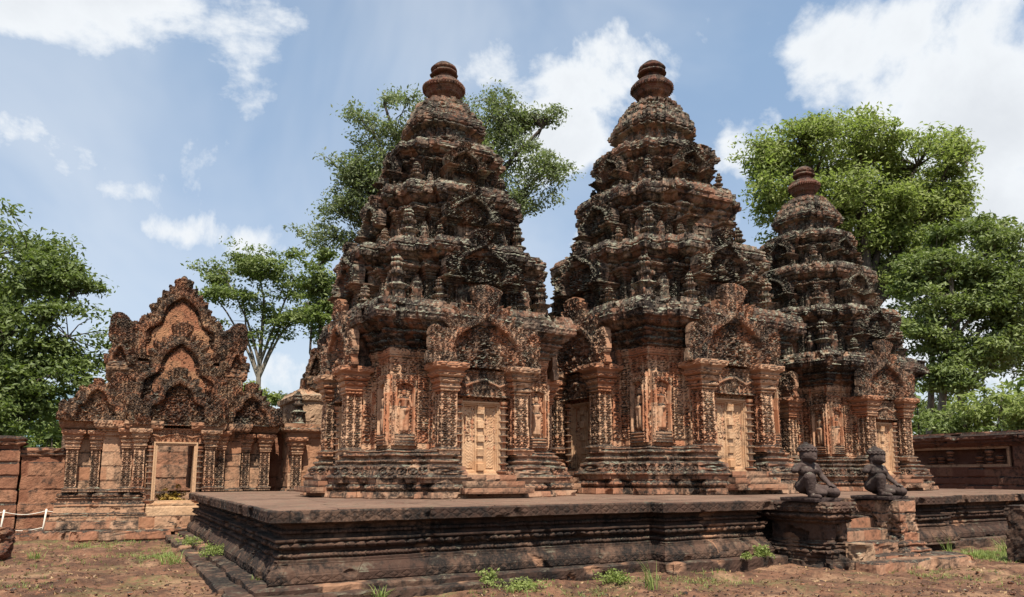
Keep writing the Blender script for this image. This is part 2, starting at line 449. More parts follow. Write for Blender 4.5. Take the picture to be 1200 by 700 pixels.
def pediment(name, A, Hh, curve, band, flame, depth, mat, res=.02, leafp=.19, tymp='foliage', seed=0, naga=.28, rim=.10):
    half = smooth_curve(curve)
    L_ = [(x * A, z * Hh) for x, z in half]
    full = L_ + [(-x, z) for x, z in reversed(L_[:-1])]
    seg = [(np.array(full[i]), np.array(full[i + 1])) for i in range(len(full) - 1)]
    def sdist(X, Zg):
        best = np.full(X.shape, 1e9); sarc = np.zeros(X.shape); acc = 0; inside = np.zeros(X.shape, bool)
        for p, q in seg:
            e = q - p; l2 = e @ e
            t = np.clip(((X - p[0]) * e[0] + (Zg - p[1]) * e[1]) / l2, 0, 1)
            dd = np.hypot(X - p[0] - t * e[0], Zg - p[1] - t * e[1])
            m_ = dd < best; best = np.where(m_, dd, best); sarc = np.where(m_, acc + t * math.sqrt(l2), sarc); acc += math.sqrt(l2)
            c = ((p[1] > Zg) != (q[1] > Zg)) & (X < (q[0] - p[0]) * (Zg - p[1]) / (q[1] - p[1] + 1e-12) + p[0])
            inside ^= c
        # bottom edge closes the outline
        return np.where(inside, -best, best), sarc, acc
    R_n = naga * A; nx_, nz_ = 1.0 * A + band * .4 + R_n * .2, R_n * .95
    def fan(X, Zg):
        ax = np.abs(X); r = np.hypot(ax - nx_ - .25 * (Zg - nz_), (Zg - nz_) / 1.55); th = np.arctan2(Zg - nz_, ax - nx_)
        lim = R_n * (.84 + .10 * np.abs(np.cos(3.5 * (th + .6))) ** .7 + .14 * sstep(np.abs(th - 1.1), .7, .1))
        return r, th, lim
    def leaf(sarc, acc, sd):
        c = np.abs(((sarc - acc / 2) / leafp + .5) % 1 - .5) * 2
        li_ = np.floor((sarc - acc / 2) / leafp + .5); big = flame * (.55 + .75 * hsh(li_, np.int64(seed))) * (1 + .35 * np.exp(-((sarc - acc / 2) / (leafp * .8)) ** 2))
        return band + big * (.45 + .55 * (1 - c) ** .75), c
    def hf(X, Zg):
        sd, s, acc = sdist(X, Zg)
        h = np.zeros(X.shape)
        ty = sd < -band
        f = foliage(X, Zg, .17, seed)
        fig = .05 * np.exp(-((X / (A * .16)) ** 2)) * (Zg < Hh * .62) * (.7 + .3 * np.cos(Zg * 22)) + .035 * np.cos(X * 9) ** 2 * (Zg < Hh * .4)
        h = np.where(ty, -rim + .042 * f + fig + .03 * foliage(X * .6, Zg * .6, .2, seed + 3), h)
        bnd = np.abs(sd) <= band
        q = np.sqrt(np.clip(1 - (sd / band) ** 2, 0, 1))
        h = np.where(bnd, .02 + .05 * q + .010 * np.cos(s * 2 * PI / .17) * q + .022 * foliage(X, Zg, .11, seed + 8), h)
        ll, c = leaf(s, acc, sd)
        fl = sd > band
        h = np.where(fl, h - .05 * sstep(sd, band, band + flame), h)
        h = np.where(fl, .025 * np.cos(c * 4.5) + .026 * foliage(X, Zg, .12, seed + 5) + .01, h)
        r, th, lim = fan(X, Zg)
        inn = r < lim
        h = np.where(inn, np.maximum(h, .04 + .018 * np.cos(7 * th) * sstep(r, lim * .5, lim * .7) + .07 * sstep(r, lim * .62, lim * .2) + .035 * foliage(np.abs(X), Zg, .13, seed + 2)), h)
        return h
    def ins(X, Zg):
        sd, s, acc = sdist(X, Zg); ll, c = leaf(s, acc, sd)
        r, th, lim = fan(X, Zg)
        low = (Zg < curve[0][1] * Hh + .02) & (np.abs(X) < A)
        return (sd < ll) & ((sd < band) | (Zg > .02)) | (r < lim) | low
    Wt = 2 * (nx_ + R_n) + .1; Ht = Hh * 1.06 + band + flame * 2.1
    return relief(name, Wt, Ht, depth, hf, mat, res, ins, seed)

def figure_h(x, z):
    """height of a standing carved goddess 1 unit tall"""
    def cap(x0, z0, x1, z1, r0, r1):
        ex, ez = x1 - x0, z1 - z0; t = np.clip(((x - x0) * ex + (z - z0) * ez) / (ex * ex + ez * ez + 1e-9), 0, 1)
        r = r0 + (r1 - r0) * t; d = np.hypot(x - x0 - t * ex, z - z0 - t * ez)
        return np.sqrt(np.clip(r * r - d * d, 0, None))
    parts = [cap(0, .85, 0, .87, .055, .06), cap(0, .93, 0, 1.0, .05, .015), cap(0, .79, 0, .8, .03, .03), cap(-.07, .73, .07, .73, .055, .055),
             cap(0, .72, 0, .56, .085, .062), cap(.01, .5, .015, .5, .1, .1), cap(-.035, .5, -.045, .08, .082, .06), cap(.045, .5, .055, .08, .082, .06),
             cap(-.05, .03, -.09, .02, .035, .02), cap(.06, .03, .1, .02, .035, .02),
             cap(-.12, .73, -.15, .56, .035, .028), cap(-.15, .56, -.13, .38, .028, .022), cap(.12, .73, .17, .58, .035, .028), cap(.17, .58, .12, .74, .028, .022),
             cap(.13, .74, .14, .82, .03, .03)]
    return np.maximum.reduce(parts)
def devata_mesh(name, w, h, mat, seed):
    fh = h * .66; fz = h * .17
    def hf(X, Z):
        n = sstep(np.abs(X), w * .36, w * .42) ; arch_z = fz + fh * .98
        ins_ = (np.abs(X) < w * .33) & (Z > fz - .03) & (Z < arch_z + .10 * np.cos(X / w * 4.0))
        fg = figure_h(X / fh, (Z - fz) / fh) * fh
        base = .015 + .020 * foliage(X, Z, .12, seed)
        out = np.where(ins_, -.10 + fg * 1.7, base)
        fr = (np.abs(np.abs(X) - w * .36) < w * .03) & (Z > fz - .05) & (Z < arch_z)
        out = np.where(fr, .05, out)
        ped = (Z < fz - .03) & (np.abs(X) < w * .4)
        out = np.where(ped, .04 + .015 * np.cos(Z * 90), out)
        return out
    return relief(name, w, h, .12, hf, mat, .0135, None, seed)
def lintel_mesh(name, w, h, mat, seed=0):
    def hf(X, Z):
        v = Z / h
        gz = .52 + .20 * np.abs(np.cos(X / w * PI * 2.0)) - .1
        g = .045 * sstep(np.abs(v - gz), .09, .03)
        f = .034 * foliage(X, Z, h / 4.2, seed)
        cf = .05 * sstep(np.hypot(X / (h * .26), (v - .52) * 1.9), 1, .4)
        fil = .035 * (sstep(v, .9, .93) + sstep(v, .07, .04))
        leafs = .02 * np.cos(X * 42) * sstep(v, .5, .3)
        return np.maximum(f + leafs, g) + cf * (1 + .3 * np.cos(X * 70)) + fil
    return relief(name, w, h, .14, hf, mat, .0155, None, seed)
def door_mesh(name, w, h, mat):
    def hf(X, Z):
        ax = np.abs(X); out = np.zeros(X.shape)
        mid = ax < w * .075
        boss = (np.abs(((Z / h * 5.0) % 1) - .5) < .26) & (ax < w * .10) & (Z > h * .05) & (Z < h * .95)
        lx = ax - w * .29
        pan = (np.abs(lx) < w * .155) & (Z > h * .05) & (Z < h * .95)
        strip = (np.abs(lx) < w * .10) & (Z > h * .08) & (Z < h * .92)
        k = .072; zz = (Z % k) / k
        sp = .003 * np.cos(np.arctan2(zz - .5, lx / (w * .2)) * 2 - np.hypot(lx / (w * .1), zz - .5) * 7)
        out = np.where(pan, -.035, 0.); out = np.where(strip, -.022 + sp, out)
        out = np.where(mid, .03, out); out = np.where(boss, .075, out)
        return out
    return relief(name, w, h, .05, hf, mat, .0145)

# ------------------------------------------------------------------ shared carved pieces
def box_stone(name, x0, y0, x1, y1, z0, z1, mat, seed=1, orn='', ds=.04, **k):
    k.setdefault('erode', .01)
    return sweep(name, rect_poly(x0, y0, x1, y1), z0, 0, [(z1, 0, 'l', orn), (z1, -min(.02, .3 * min(x1 - x0, y1 - y0)), 'l', '')], mat, ds=ds, dz=ds, seed=seed, **k)
PILW = .36
pilaster_me = [sweep('pilaster', rect_poly(-PILW / 2, -.14, PILW / 2, .2), 0, .07, [(.09, .07, 'l', ''), (.15, .05, 'b', 'bead'), (.2, 0, 'c', ''), (1.55, 0, 'l', 'scroll'),
        (1.62, .02, 'b', 'bead'), (1.70, .06, 'b', ''), (1.76, .05, 'l', ''), (1.84, .10, 'd', 'lotus'), (1.88, .11, 'l', ''), (1.90, .08, 'l', ''), (1.98, .15, 'd', 'lotus'), (2.02, .16, 'l', 'bead'), (2.04, .13, 'l', ''), (2.13, .21, 'c', ''), (2.28, .22, 'l', 'rosette')],
        M['pil'], ds=.024, dz=.022, seed=90 + i, erode=.008, joints=.006, course=.5, brick=3, zj=.003, chip=.03 * i) for i in range(2)]
niche_me = pilaster_me[0].copy(); niche_me.name = 'niche_pilaster'; niche_me.materials[0] = M['roof']
prof = [(.06, .06, 'l', ''), (.11, .06, 'b', 'bead')]
zc = .14
prof.append((.14, .0, 'l', ''))
for q in range(9):
    prof += [(zc + .09, .0, 'l', ''), (zc + .105, .02, 'l', ''), (zc + .15, .02, 'b', 'bead'), (zc + .165, 0., 'l', '')]; zc += .165
prof += [(zc + .05, .05, 'd', ''), (zc + .1, .06, 'l', '')]
colonette_me = sweep('colonette', circ_poly(.075, 16), 0, .06, prof, M['wall'], ds=.03, dz=.015, seed=7, erode=.004, joints=0, zj=.001)
COL_H = zc + .1
DOOR_W, DOOR_H = 1.04, 1.74
door_me = door_mesh('false_door', DOOR_W - .12, DOOR_H - .08, M['door'])
def frame_mesh(name, w, h, t, dpt, mat):
    bm = bmesh.new()
    def pr_(ring_out, ring_in, y0, y1):
        pass
    rings = []
    prof_ = [(0, 0), (0, -dpt), (.04, -dpt), (.045, -dpt + .02), (t * .6, -dpt + .02), (t * .62, -dpt + .035), (t, -dpt + .035), (t, 0)]
    for o, y in prof_:
        x = w / 2 - o; z = h - o
        rings.append([bm.verts.new(v) for v in ((-x, y, o), (x, y, o), (x, y, z), (-x, y, z))])
    for a, b_ in zip(rings, rings[1:]):
        for i in range(4): bm.faces.new((a[i], a[(i + 1) % 4], b_[(i + 1) % 4], b_[i]))
    me = bpy.data.meshes.new(name); bm.normal_update(); bm.to_mesh(me); bm.free(); me.materials.append(mat)
    at = me.attributes.new('tone', 'FLOAT', 'POINT'); at.data.foreach_set('value', [.7] * len(me.vertices))
    return me
frame_me = frame_mesh('door_frame', DOOR_W, DOOR_H, .075, .12, M['door'])
window_me = door_mesh('false_window', DOOR_W, DOOR_H, M['roof'])
lintel_me = [lintel_mesh('lintel', 1.72, .58, M['ped'], s) for s in (3, 8)]
ped_me = [pediment('pediment', .96, 1.12, ARCH_POINT, .075, .42, .13, M['ped'], .017, seed=s, naga=.36, leafp=.20) for s in (11, 23)]
pedroof_me = [pediment('pediment', .74, .94, ARCH_POINT, .06, .26, .12, M['roof'], .020, seed=s, naga=.30, leafp=.17) for s in (31, 37)]
dev_me = [devata_mesh('devata_relief', .60, 1.62, M['pil'], s) for s in (5, 9)]
def antefix_mesh(seed):
    w = .2
    b_ = [(.05, .05, 'l', ''), (.08, .0, 'l', ''), (.34, -.01, 'l', 'figure'), (.38, .04, 'd', ''), (.44, .07, 'l', 'bead'), (.47, .0, 'l', ''), (.50, -.045, 'l', ''), (.62, -.045, 'l', ''), (.66, .0, 'd', ''), (.71, .01, 'l', ''),
          (.73, -.07, 'l', ''), (.82, -.075, 'l', ''), (.87, -.04, 'd', ''), (.9, -.05, 'l', ''), (.93, -.10, 'l', ''), (1.02, -.08, 'b', ''), (1.07, -.12, 'l', ''), (1.14, -.17, 'c', '')]
    return sweep('antefix', cross_poly(w * .8, [(w * .5, w)]), 0, .03, b_, M['roof'], ds=.03, dz=.028, seed=seed, erode=.04, joints=.012, course=.2, brick=.5, warp=.10, chip=.05)
ante_me = [antefix_mesh(s) for s in (61, 62, 63)]
def guardian_mesh(seed):
    w, h = .40, .92
    def hf(X, Z):
        fg = figure_h(X / (h * .86), (Z - .1) / (h * .86)) * h * .86
        return np.maximum(.02 * foliage(X, Z, .12, seed), fg * 1.3) + .05 * (Z < .1)
    def ins(X, Z):
        v = Z / h; return np.abs(X) < w * .5 * np.where(v < .6, .85 + .12 * np.cos(v * 20), np.clip(1.9 * (1.02 - v), 0, 1) ** .6)
    return relief('figure_block', w, h, .15, hf, M['roof'], .022, ins, seed)
guard_me = [guardian_mesh(s) for s in (71, 72)]

# ------------------------------------------------------------------ temple towers
def tower(cx, cy, s, seed, label):
    t = empty('temple_tower', (cx, cy, 1.12)); t.scale = (s, s, s)
    tag(t, label, 'tower', 'sandstone temple towers on the terrace')
    rnd = random.Random(seed)
    def cds(nrm): return .075 if (nrm[1] > .5) else (.05 if nrm[0] > .5 else .032)
    A = 2.08; st = [(1.45, 2.2), (1.16, 2.42)]
    full = cross_poly(A, st)
    top = cross_poly(A, [(1.45, 2.16), (1.16, 2.24)])
    def part(name, poly, z0, o0, bands, mat, **k):
        return link(name, sweep(name, poly, z0, o0, bands, mat, seed=seed + int(z0 * 10), dsf=cds, **k), t)
    # plan with a bay cut back for each doorway
    def notch(a, steps, dw, din):
        side = [(-a, -a)]; prev = a
        for h, o in steps: side += [(-h, -prev), (-h, -o)]; prev = o
        side += [(-dw, -prev), (-dw, -din), (dw, -din), (dw, -prev)]
        for i, (h, o) in reversed(list(enumerate(steps))):
            side += [(h, -o), (h, -(steps[i - 1][1] if i else a))]
        pts = []
        for k in range(4):
            c, q = (1, 0, -1, 0)[k], (0, 1, 0, -1)[k]
            pts += [(x * c - y * q, x * q + y * c) for x, y in side]
        return pts
    part('plinth', cross_poly(A + .55, [(1.8, 2.95), (1.5, 3.2)]), 0, .02, [(.02, .02, 'l', ''), (.14, .0, 'l', ''), (.14, -.12, 'l', ''), (.17, -.12, 'l', ''), (.30, -.12, 'b', 'lotus'), (.345, -.12, 'l', ''), (.345, -.2, 'l', '')], M['base'], dz=.02, erode=.012, chip=.05)
    part('base_moulding', notch(A, [(1.45, 2.2), (1.18, 2.66)], 1.0, 2.02), .345, .42, [(.42, .43, 'l', ''), (.50, .42, 'b', 'lotus'), (.70, .36, 'c', 'scroll'), (.75, .24, 'l', ''), (.75, .22, 'l', ''), (.79, .25, 'l', ''), (.85, .24, 'b', 'bead'), (.87, .16, 'l', ''),
        (.91, .16, 'l', ''), (.99, .18, 'b', 'lotus'), (1.02, .10, 'l', ''), (1.06, .11, 'b', 'bead'), (1.10, .02, 'c', '')], M['base'], dz=.019, erode=.012, chip=.05)
    part('wall', full, 1.09, 0, [(1.22, .0, 'l', 'lotus'), (1.25, .015, 'l', ''), (3.05, .0, 'l', 'scroll'), (3.05, -.03, 'l', '')], M['wall'], dz=.026, erode=.009, joints=.008)
    part('frieze', top, 3.03, 0, [(3.2, 0, 'l', 'scroll'), (3.26, .03, 'b', ''), (3.42, .04, 'l', 'rosette')], M['wall'], dz=.026)
    part('cornice', top, 3.40, .04, [(3.46, .07, 'b', 'bead'), (3.50, .10, 'l', ''), (3.60, .17, 'b', 'lotus'), (3.63, .16, 'l', ''), (3.72, .25, 'd', ''), (3.80, .27, 'b', 'lotus'), (3.84, .26, 'l', ''), (3.95, .42, 'd', 'leaf'),
        (4.0, .46, 'l', ''), (4.02, .54, 'l', ''), (4.30, .57, 'l', 'rosette'), (4.31, .50, 'l', ''), (4.50, .46, 'l', 'leaf'), (4.53, .2, 'l', '')], M['roof'], dz=.024, erode=.012, gap=.08, chip=.09, joints=.014, zj=.012)
    for k in range(4):
        rz = (0, -PI / 2, PI / 2, PI)[k]
        if k == 3: continue
        c, q = math.cos(rz), math.sin(rz)
        def at(x, y, z): return (x * c - y * q, x * q + y * c, z)
        fd = link('false_door', door_me, t, at(0, -2.42, .53), rz)
        link('door_frame', frame_me, fd, (0, 0, -.04))
        for sx in (-1, 1):
            link('colonette', colonette_me, t, at(sx * .60, -2.5, .5), rz, (1, 1, 1.74 / COL_H))
            p = link('pilaster', pilaster_me[rnd.randrange(2)], t, at(sx * .94, -2.66, .98), rz, (1.0, 1, .91))
            link('devata_relief', dev_me[0 if sx < 0 else 1], t, at(sx * 1.76, -A + .045, 1.18), rz)
        li = link('lintel', lintel_me[k % 2], t, at(0, -2.42, 2.33), rz, (1, 1.3, 1.06))
        link('tympanum_block', box_stone('tympanum_block', -1.1, -.13, 1.1, .35, 0, 1.3, M['roof'], seed + k), t, at(0, -2.52, 3.02), rz)
        link('pediment', ped_me[k % 2], t, at(0, -2.66, 3.0), rz, (1.04, 1, 1.02))
        # steps up to the doorway
        for i in range(3):
            link('step', box_stone('step', -.62 - .12 * i, -.28, .62 + .12 * i, .3, 0, .13, M['base'], seed + i + 5, ds=.05, chip=.04), t, at(0, -2.72 - .2 * i - .12, .39 - .14 * i - .005), rz)
    # roof tiers
    tiers = [(4.48, 1.74, 5.5, 6.2, 1.0, .86), (6.16, 1.30, 7.15, 7.88, .82, .66), (7.84, .98, 8.62, 9.22, .62, .50)]
    for ti, (z0, a, zw, zt, k_, ps) in enumerate(tiers):
        f = a / 1.74
        pl = cross_poly(a, [(a * .70, a * 1.12), (a * .53, a * 1.30)])
        hh = zt - zw; g = f ** .6
        part('roof_tier', pl, z0 - .03, .10, [(z0 + .08, .10, 'l', 'lotus'), (z0 + .13, .03, 'l', ''), (z0 + .16, 0, 'l', ''), (zw - .12, 0, 'l', 'figure'), (zw - .05, .04, 'b', 'bead'), (zw, .07, 'l', ''), (zw + .14 * hh, .13 * g, 'b', 'lotus'), (zw + .18 * hh, .11 * g, 'l', ''),
            (zw + .36 * hh, .27 * g, 'd', ''), (zw + .40 * hh, .28 * g, 'l', ''), (zw + .41 * hh, .36 * g, 'l', ''), (zw + .74 * hh, .38 * g, 'l', 'rosette'), (zw + .75 * hh, .28 * g, 'l', ''), (zt - .03, .24 * g, 'l', 'leaf'), (zt, .12, 'l', '')], M['roof'], dz=.025, erode=.013, chip=.07, gap=.09, joints=.030, zj=.012, warp=.04, course=.27, brick=.46)
        for k in range(4):
            rz = k * PI / 2; c, q = math.cos(rz), math.sin(rz)
            def at(x, y, z): return (x * c - y * q, x * q + y * c, z)
            jz = rnd.uniform(-.03, .03)
            yb = -a * 1.30
            if rnd.random() < .9: link('pediment', pedroof_me[(k + ti) % 2], t, at(0, yb - .14, z0 + (zw - z0) * .60 + .02), rz + rnd.uniform(-.03, .03), (ps * 1.16, 1.5 * ps + .35, ps * 1.02))
            link('false_window', window_me, t, at(0, yb - .02, z0 + .12), rz, (a * .78 / DOOR_W, .8, (zw - z0) * .52 / DOOR_H))
            for sx in (-1, 1):
                if rnd.random() < .93:
                    link('niche_pilaster', niche_me, t, at(sx * a * .46, yb - .16, z0 - .02), rz, (k_ * .66, 1.0, (zw - z0) * .66 / 2.28))
                link('niche_pilaster', niche_me, t, at(sx * (a - .10), -a - .02, z0), rz, (k_ * .62, .8, (zw - z0 - .02) / 2.28))
                link('niche_pilaster', niche_me, t, at(sx * a * .66, -a * 1.12 - .0, z0), rz, (k_ * .50, .8, (zw - z0 - .02) / 2.28))
                # corner antefix and figures beside the false pediment
                ax_ = a + .24
                if sx < 0 and rnd.random() < .95:
                    link('antefix', ante_me[rnd.randrange(3)], t, at(sx * ax_, -ax_, z0 - .05), rnd.uniform(-.12, .12) + rz, (k_ * rnd.uniform(.95, 1.1), k_, k_ * rnd.uniform(.9, 1.18)))
                if rnd.random() < .9:
                    link('figure_block', guard_me[rnd.randrange(2)], t, at(sx * a * .84, -a * 1.04 - .06, z0 - .02), rz + rnd.uniform(-.15, .15), k_ * rnd.uniform(.8, 1.0))
                if ti < 2 and rnd.random() < .85:
                    link('antefix', ante_me[rnd.randrange(3)], t, at(sx * (a * .62), -(a * 1.26 + .26), z0 - .06), rnd.uniform(-.1, .1) + rz, (k_ * .72, k_ * .72, k_ * rnd.uniform(.5, .72)))
    # rounded top tier and lotus finial
    part('roof_crown', cross_poly(.73, [(.50, .84), (.26, .91)]), 9.15, .06, [(9.22, .06, 'l', 'bead'), (9.28, .0, 'l', ''), (9.70, .0, 'l', 'figure'), (9.74, .08, 'l', ''), (9.82, .12, 'b', 'lotus'), (9.86, .16, 'l', ''), (10.02, .16, 'l', 'rosette'), (10.03, .08, 'l', ''),
        (10.24, .05, 'l', 'leaf'), (10.28, -.02, 'l', ''), (10.48, -.06, 'l', 'leaf'), (10.52, -.14, 'l', ''), (10.70, -.18, 'l', 'leaf'), (10.74, -.18, 'l', '')], M['roof'], dz=.022, erode=.016, chip=.07, joints=.02, zj=.012, warp=.05, course=.24, brick=.4)
    for q in range(8):
        an = q * PI / 4
        link('figure_block', guard_me[q % 2], t, (math.sin(an) * .82, -math.cos(an) * .82, 9.20), an, (.62, .62, .58))
        link('figure_block', guard_me[(q + 1) % 2], t, (math.sin(an + .39) * .68, -math.cos(an + .39) * .68, 9.98), an + .39, (.6, .6, .48))
    link('finial', sweep('finial', circ_poly(.33, 44), 10.72, .13, [(10.80, .12, 'b', 'lotus'), (10.90, .04, 'l', ''), (10.94, -.02, 'l', ''), (11.0, .02, 'l', ''), (11.12, .14, 'd', 'lotus'), (11.22, .19, 'd', ''), (11.40, .19, 'b', 'leaf'), (11.52, .10, 'l', 'lotus'), (11.58, -.06, 'l', ''), (11.70, -.08, 'l', ''),
        (11.72, .04, 'l', ''), (11.80, .04, 'b', ''), (11.82, -.02, 'l', ''), (11.84, .0, 'l', ''), (11.98, -.02, 'b', ''), (12.06, -.10, 'd', ''), (12.14, -.24, 'd', ''), (12.17, -.33, 'l', '')], M['finial'], ds=.03, dz=.02, seed=seed, erode=.022, joints=.008, zj=.006, warp=.07, chip=.03), t)
    return t
tower(7.64, 18.0, 1.0, 101, 'left red sandstone tower with pale tan false door, nearest to the terrace corner')
tower(15.2, 18.0, 1.178, 202, 'tallest central sandstone tower with lichen green cornices and reddish false door')
tower(22.5, 18.0, 1.0, 303, 'right hand darker sandstone tower standing before the big bright green tree')

# ------------------------------------------------------------------ ground
def axis(lo, hi, f0, f1, step, far):
    core = list(np.arange(f0, f1 + 1e-6, step))
    out = []; d = step; x = f0
    while x > lo: d *= 1.35; x -= d; out.append(max(x, lo))
    left = list(reversed(out)); out = []; d = step; x = f1
    while x < hi: d *= 1.35; x += d; out.append(min(x, hi))
    return np.array(left + core + out)
GZ = -.22
def ground_h(x, y):
    p = np.stack([x.ravel(), y.ravel(), 0 * x.ravel()], 1)
    near = sstep(np.hypot(x - 8, y - 12).ravel(), 60, 30)
    a = (fbm(p * .45, 3, 5) - .5) * .10 + (fbm(p * 2.2, 4, 6) - .5) * .09 + (sstep(fbm(p * 1.3, 4, 9), .50, .56) - .5) * .06 + (vn(p * 8, 3) - .5) * .035
    return (GZ + a * near).reshape(x.shape)
xs = axis(-900, 1500, -6, 26, .09, 0); ys = axis(-200, 1800, 5, 27, .09, 0)
GX, GY = np.meshgrid(xs, ys); GH = ground_h(GX, GY)
idx = np.arange(GX.size).reshape(GX.shape)
gF = np.stack([idx[:-1, :-1], idx[:-1, 1:], idx[1:, 1:], idx[1:, :-1]], -1).reshape(-1, 4)
def ground_mat():
    m, nt = mat_new('red_earth'); b = NB(nt)
    geo = b.node('ShaderNodeNewGeometry'); P = geo.outputs['Position']
    n1 = b.noise(P, .35, 5, .65); n2 = b.noise(P, 1.7, 7, .7, .3); n3 = b.noise(P, 11, 5, .7); n4 = b.noise(P, 45, 3, .6)
    base = b.mix(b.rng(n2, .35, .65), (.050, .026, .017), (.165, .082, .048))
    base = b.mix(b.rng(b.noise(P, .8, 6, .65, .5), .5, .66), base, (.23, .135, .08))
    base = b.mix(b.rng(n3, .42, .7, 0, .75), base, (.045, .027, .019))
    base = b.mix(b.rng(n4, .55, .8, 0, .5), base, (.30, .21, .14))
    gm = b.math('MULTIPLY', b.rng(b.noise(P, .55, 5, .6, .2), .52, .64), b.rng(n3, .40, .6, .0, .45))
    base = b.mix(gm, base, (.13, .14, .05))
    sp = b.node('ShaderNodeSeparateXYZ'); b.put(sp.inputs[0], P)
    far = b.rng(sp.outputs[1], 34, 44)
    base = b.mix(far, base, (.05, .07, .022))
    h = b.math('ADD', b.math('MULTIPLY', n3, .7), b.math('MULTIPLY', n4, .4))
    vo = b.node('ShaderNodeTexVoronoi'); b.put(vo.inputs['Vector'], P); vo.inputs['Scale'].default_value = 9
    h = b.math('ADD', h, b.rng(vo.outputs['Distance'], 0, .3, .4, 0))
    bp = b.node('ShaderNodeBump'); bp.inputs['Strength'].default_value = .9; bp.inputs['Distance'].default_value = .05; b.put(bp.inputs['Height'], h)
    pr = b.node('ShaderNodeBsdfPrincipled'); b.put(pr.inputs['Base Color'], base); pr.inputs['Roughness'].default_value = .95; pr.inputs['Specular IOR Level'].default_value = .15
    b.put(pr.inputs['Normal'], bp.outputs[0]); out = b.node('ShaderNodeOutputMaterial'); b.put(out.inputs[0], pr.outputs[0]); return m
gnd = link('ground', mesh_np('ground', np.stack([GX.ravel(), GY.ravel(), GH.ravel()], 1), gF, ground_mat(), smooth=True)); tag(gnd, kind='structure')

# ------------------------------------------------------------------ terrace
ter = empty('temple_terrace', (2.2, 11.5, GZ)); tag(ter, 'dark moulded stone terrace with bead rows carrying the three towers', 'terrace')
def wpart(name, me, par=None):
    par = par or ter
    o = link(name, me, par); o.location = -par.location; return o
X0, X1, X2, Y0, Y1, Y2 = 2.2, 9.38, 12.4, 11.5, 11.1, 24.1
XE = 27.6
tp = [(X0, Y0), (X1, Y0), (X1, Y1), (X2, Y1), (X2, Y0 + .1), (15.9, Y0 + .1), (15.9, Y1), (18.9, Y1), (18.9, Y0), (XE, Y0), (XE, Y2), (X0, Y2)]
def tds(n): return .02 if n[1] < -.5 else (.026 if n[0] < -.5 else .3)
def tprof(s=1.): return [(-.02, .02, 'l', ''), (.0, .0, 'l', ''), (.13, .0, 'l', 'diamond'), (.15, -.015, 'l', ''), (.16, -.015, 'l', ''), (.28, -.10, 'l', ''), (.30, -.10, 'l', ''), (.305, -.125, 'l', ''), (.345, -.125, 'l', ''), (.355, -.19, 'l', ''), (.37, -.19, 'l', ''), (.44, -.19, 'b', 'bead'), (.45, -.25, 'l', ''), (.49, -.25, 'l', ''),
        (.50, -.19, 'l', ''), (.60, -.16, 'b', 'lotus'), (.615, -.10, 'l', ''), (.66, -.10, 'l', ''), (.665, -.28, 'l', ''), (.72, -.28, 'l', ''), (.73, -.24, 'l', ''), (.79, -.24, 'b', 'bead'), (.80, -.28, 'l', ''), (.86, -.26, 'l', ''), (.91, -.18, 'd', ''), (.915, -.01, 'l', ''), (.92, .0, 'l', ''), (1.08, .0, 'l', 'diamond'), (1.10, -.015, 'l', ''), (1.105, -.06, 'l', '')]
wpart('moulding', sweep('moulding', tp, -.04, .03, tprof(), M['plat'], dz=.012, seed=401, erode=.012, joints=.016, course=.61, brick=1.15, dsf=tds, chip=.06, zj=.007, cap=False))
# paving: slabs of their own thickness laid over the core
pv = bmesh.new()
rng = random.Random(4)
def slab(bm, x0, y0, x1, y1, z0, z1, b=.012, tl=.004):
    dz = [z1 + rng.uniform(-tl, tl) * 1.6 for _ in range(4)]
    lo = [bm.verts.new(v) for v in ((x0, y0, z0), (x1, y0, z0), (x1, y1, z0), (x0, y1, z0))]
    mi = [bm.verts.new((v.co.x, v.co.y, dz[i] - b)) for i, v in enumerate(lo)]
    hi = [bm.verts.new((x0 + b, y0 + b, dz[0])), bm.verts.new((x1 - b, y0 + b, dz[1])), bm.verts.new((x1 - b, y1 - b, dz[2])), bm.verts.new((x0 + b, y1 - b, dz[3]))]
    for a, c in ((lo, mi), (mi, hi)):
        for i in range(4): bm.faces.new((a[i], a[(i + 1) % 4], c[(i + 1) % 4], c[i]))
    bm.faces.new(hi)
y = Y0 + .05
row = 0
while y < Y2 - .05:
    h = min(rng.uniform(.75, 1.1), Y2 - .03 - y)
    x = X0 + .05
    while x < XE - .05:
        w = min(rng.uniform(.9, 1.7), XE - .03 - x)
        slab(pv, x, y, x + w - .018, y + h - .018, 1.04, 1.118)
        x += w
    y += h
for (a0, a1) in ((X1 + .03, X2 - .03), (15.93, 18.87)):
    x = a0
    while x < a1 - .02:
        w = min(rng.uniform(.9, 1.5), a1 - x); slab(pv, x, Y1 + .05, x + w - .018, Y0 + .02, 1.04, 1.118); x += w
def bm_mesh(name, bm, mat, smooth=False):
    bm.normal_update(); me = bpy.data.meshes.new(name); bm.to_mesh(me); bm.free(); me.materials.append(mat)
    r = random.Random(len(me.vertices)); at = me.attributes.new('tone', 'FLOAT', 'POINT')
    at.data.foreach_set('value', [hash((round(v.co.x * 1.3), round(v.co.y * 1.3))) % 100 / 100 for v in me.vertices])
    if smooth: me.shade_smooth()
    return me
wpart('paving', bm_mesh('paving', pv, M['pave']))
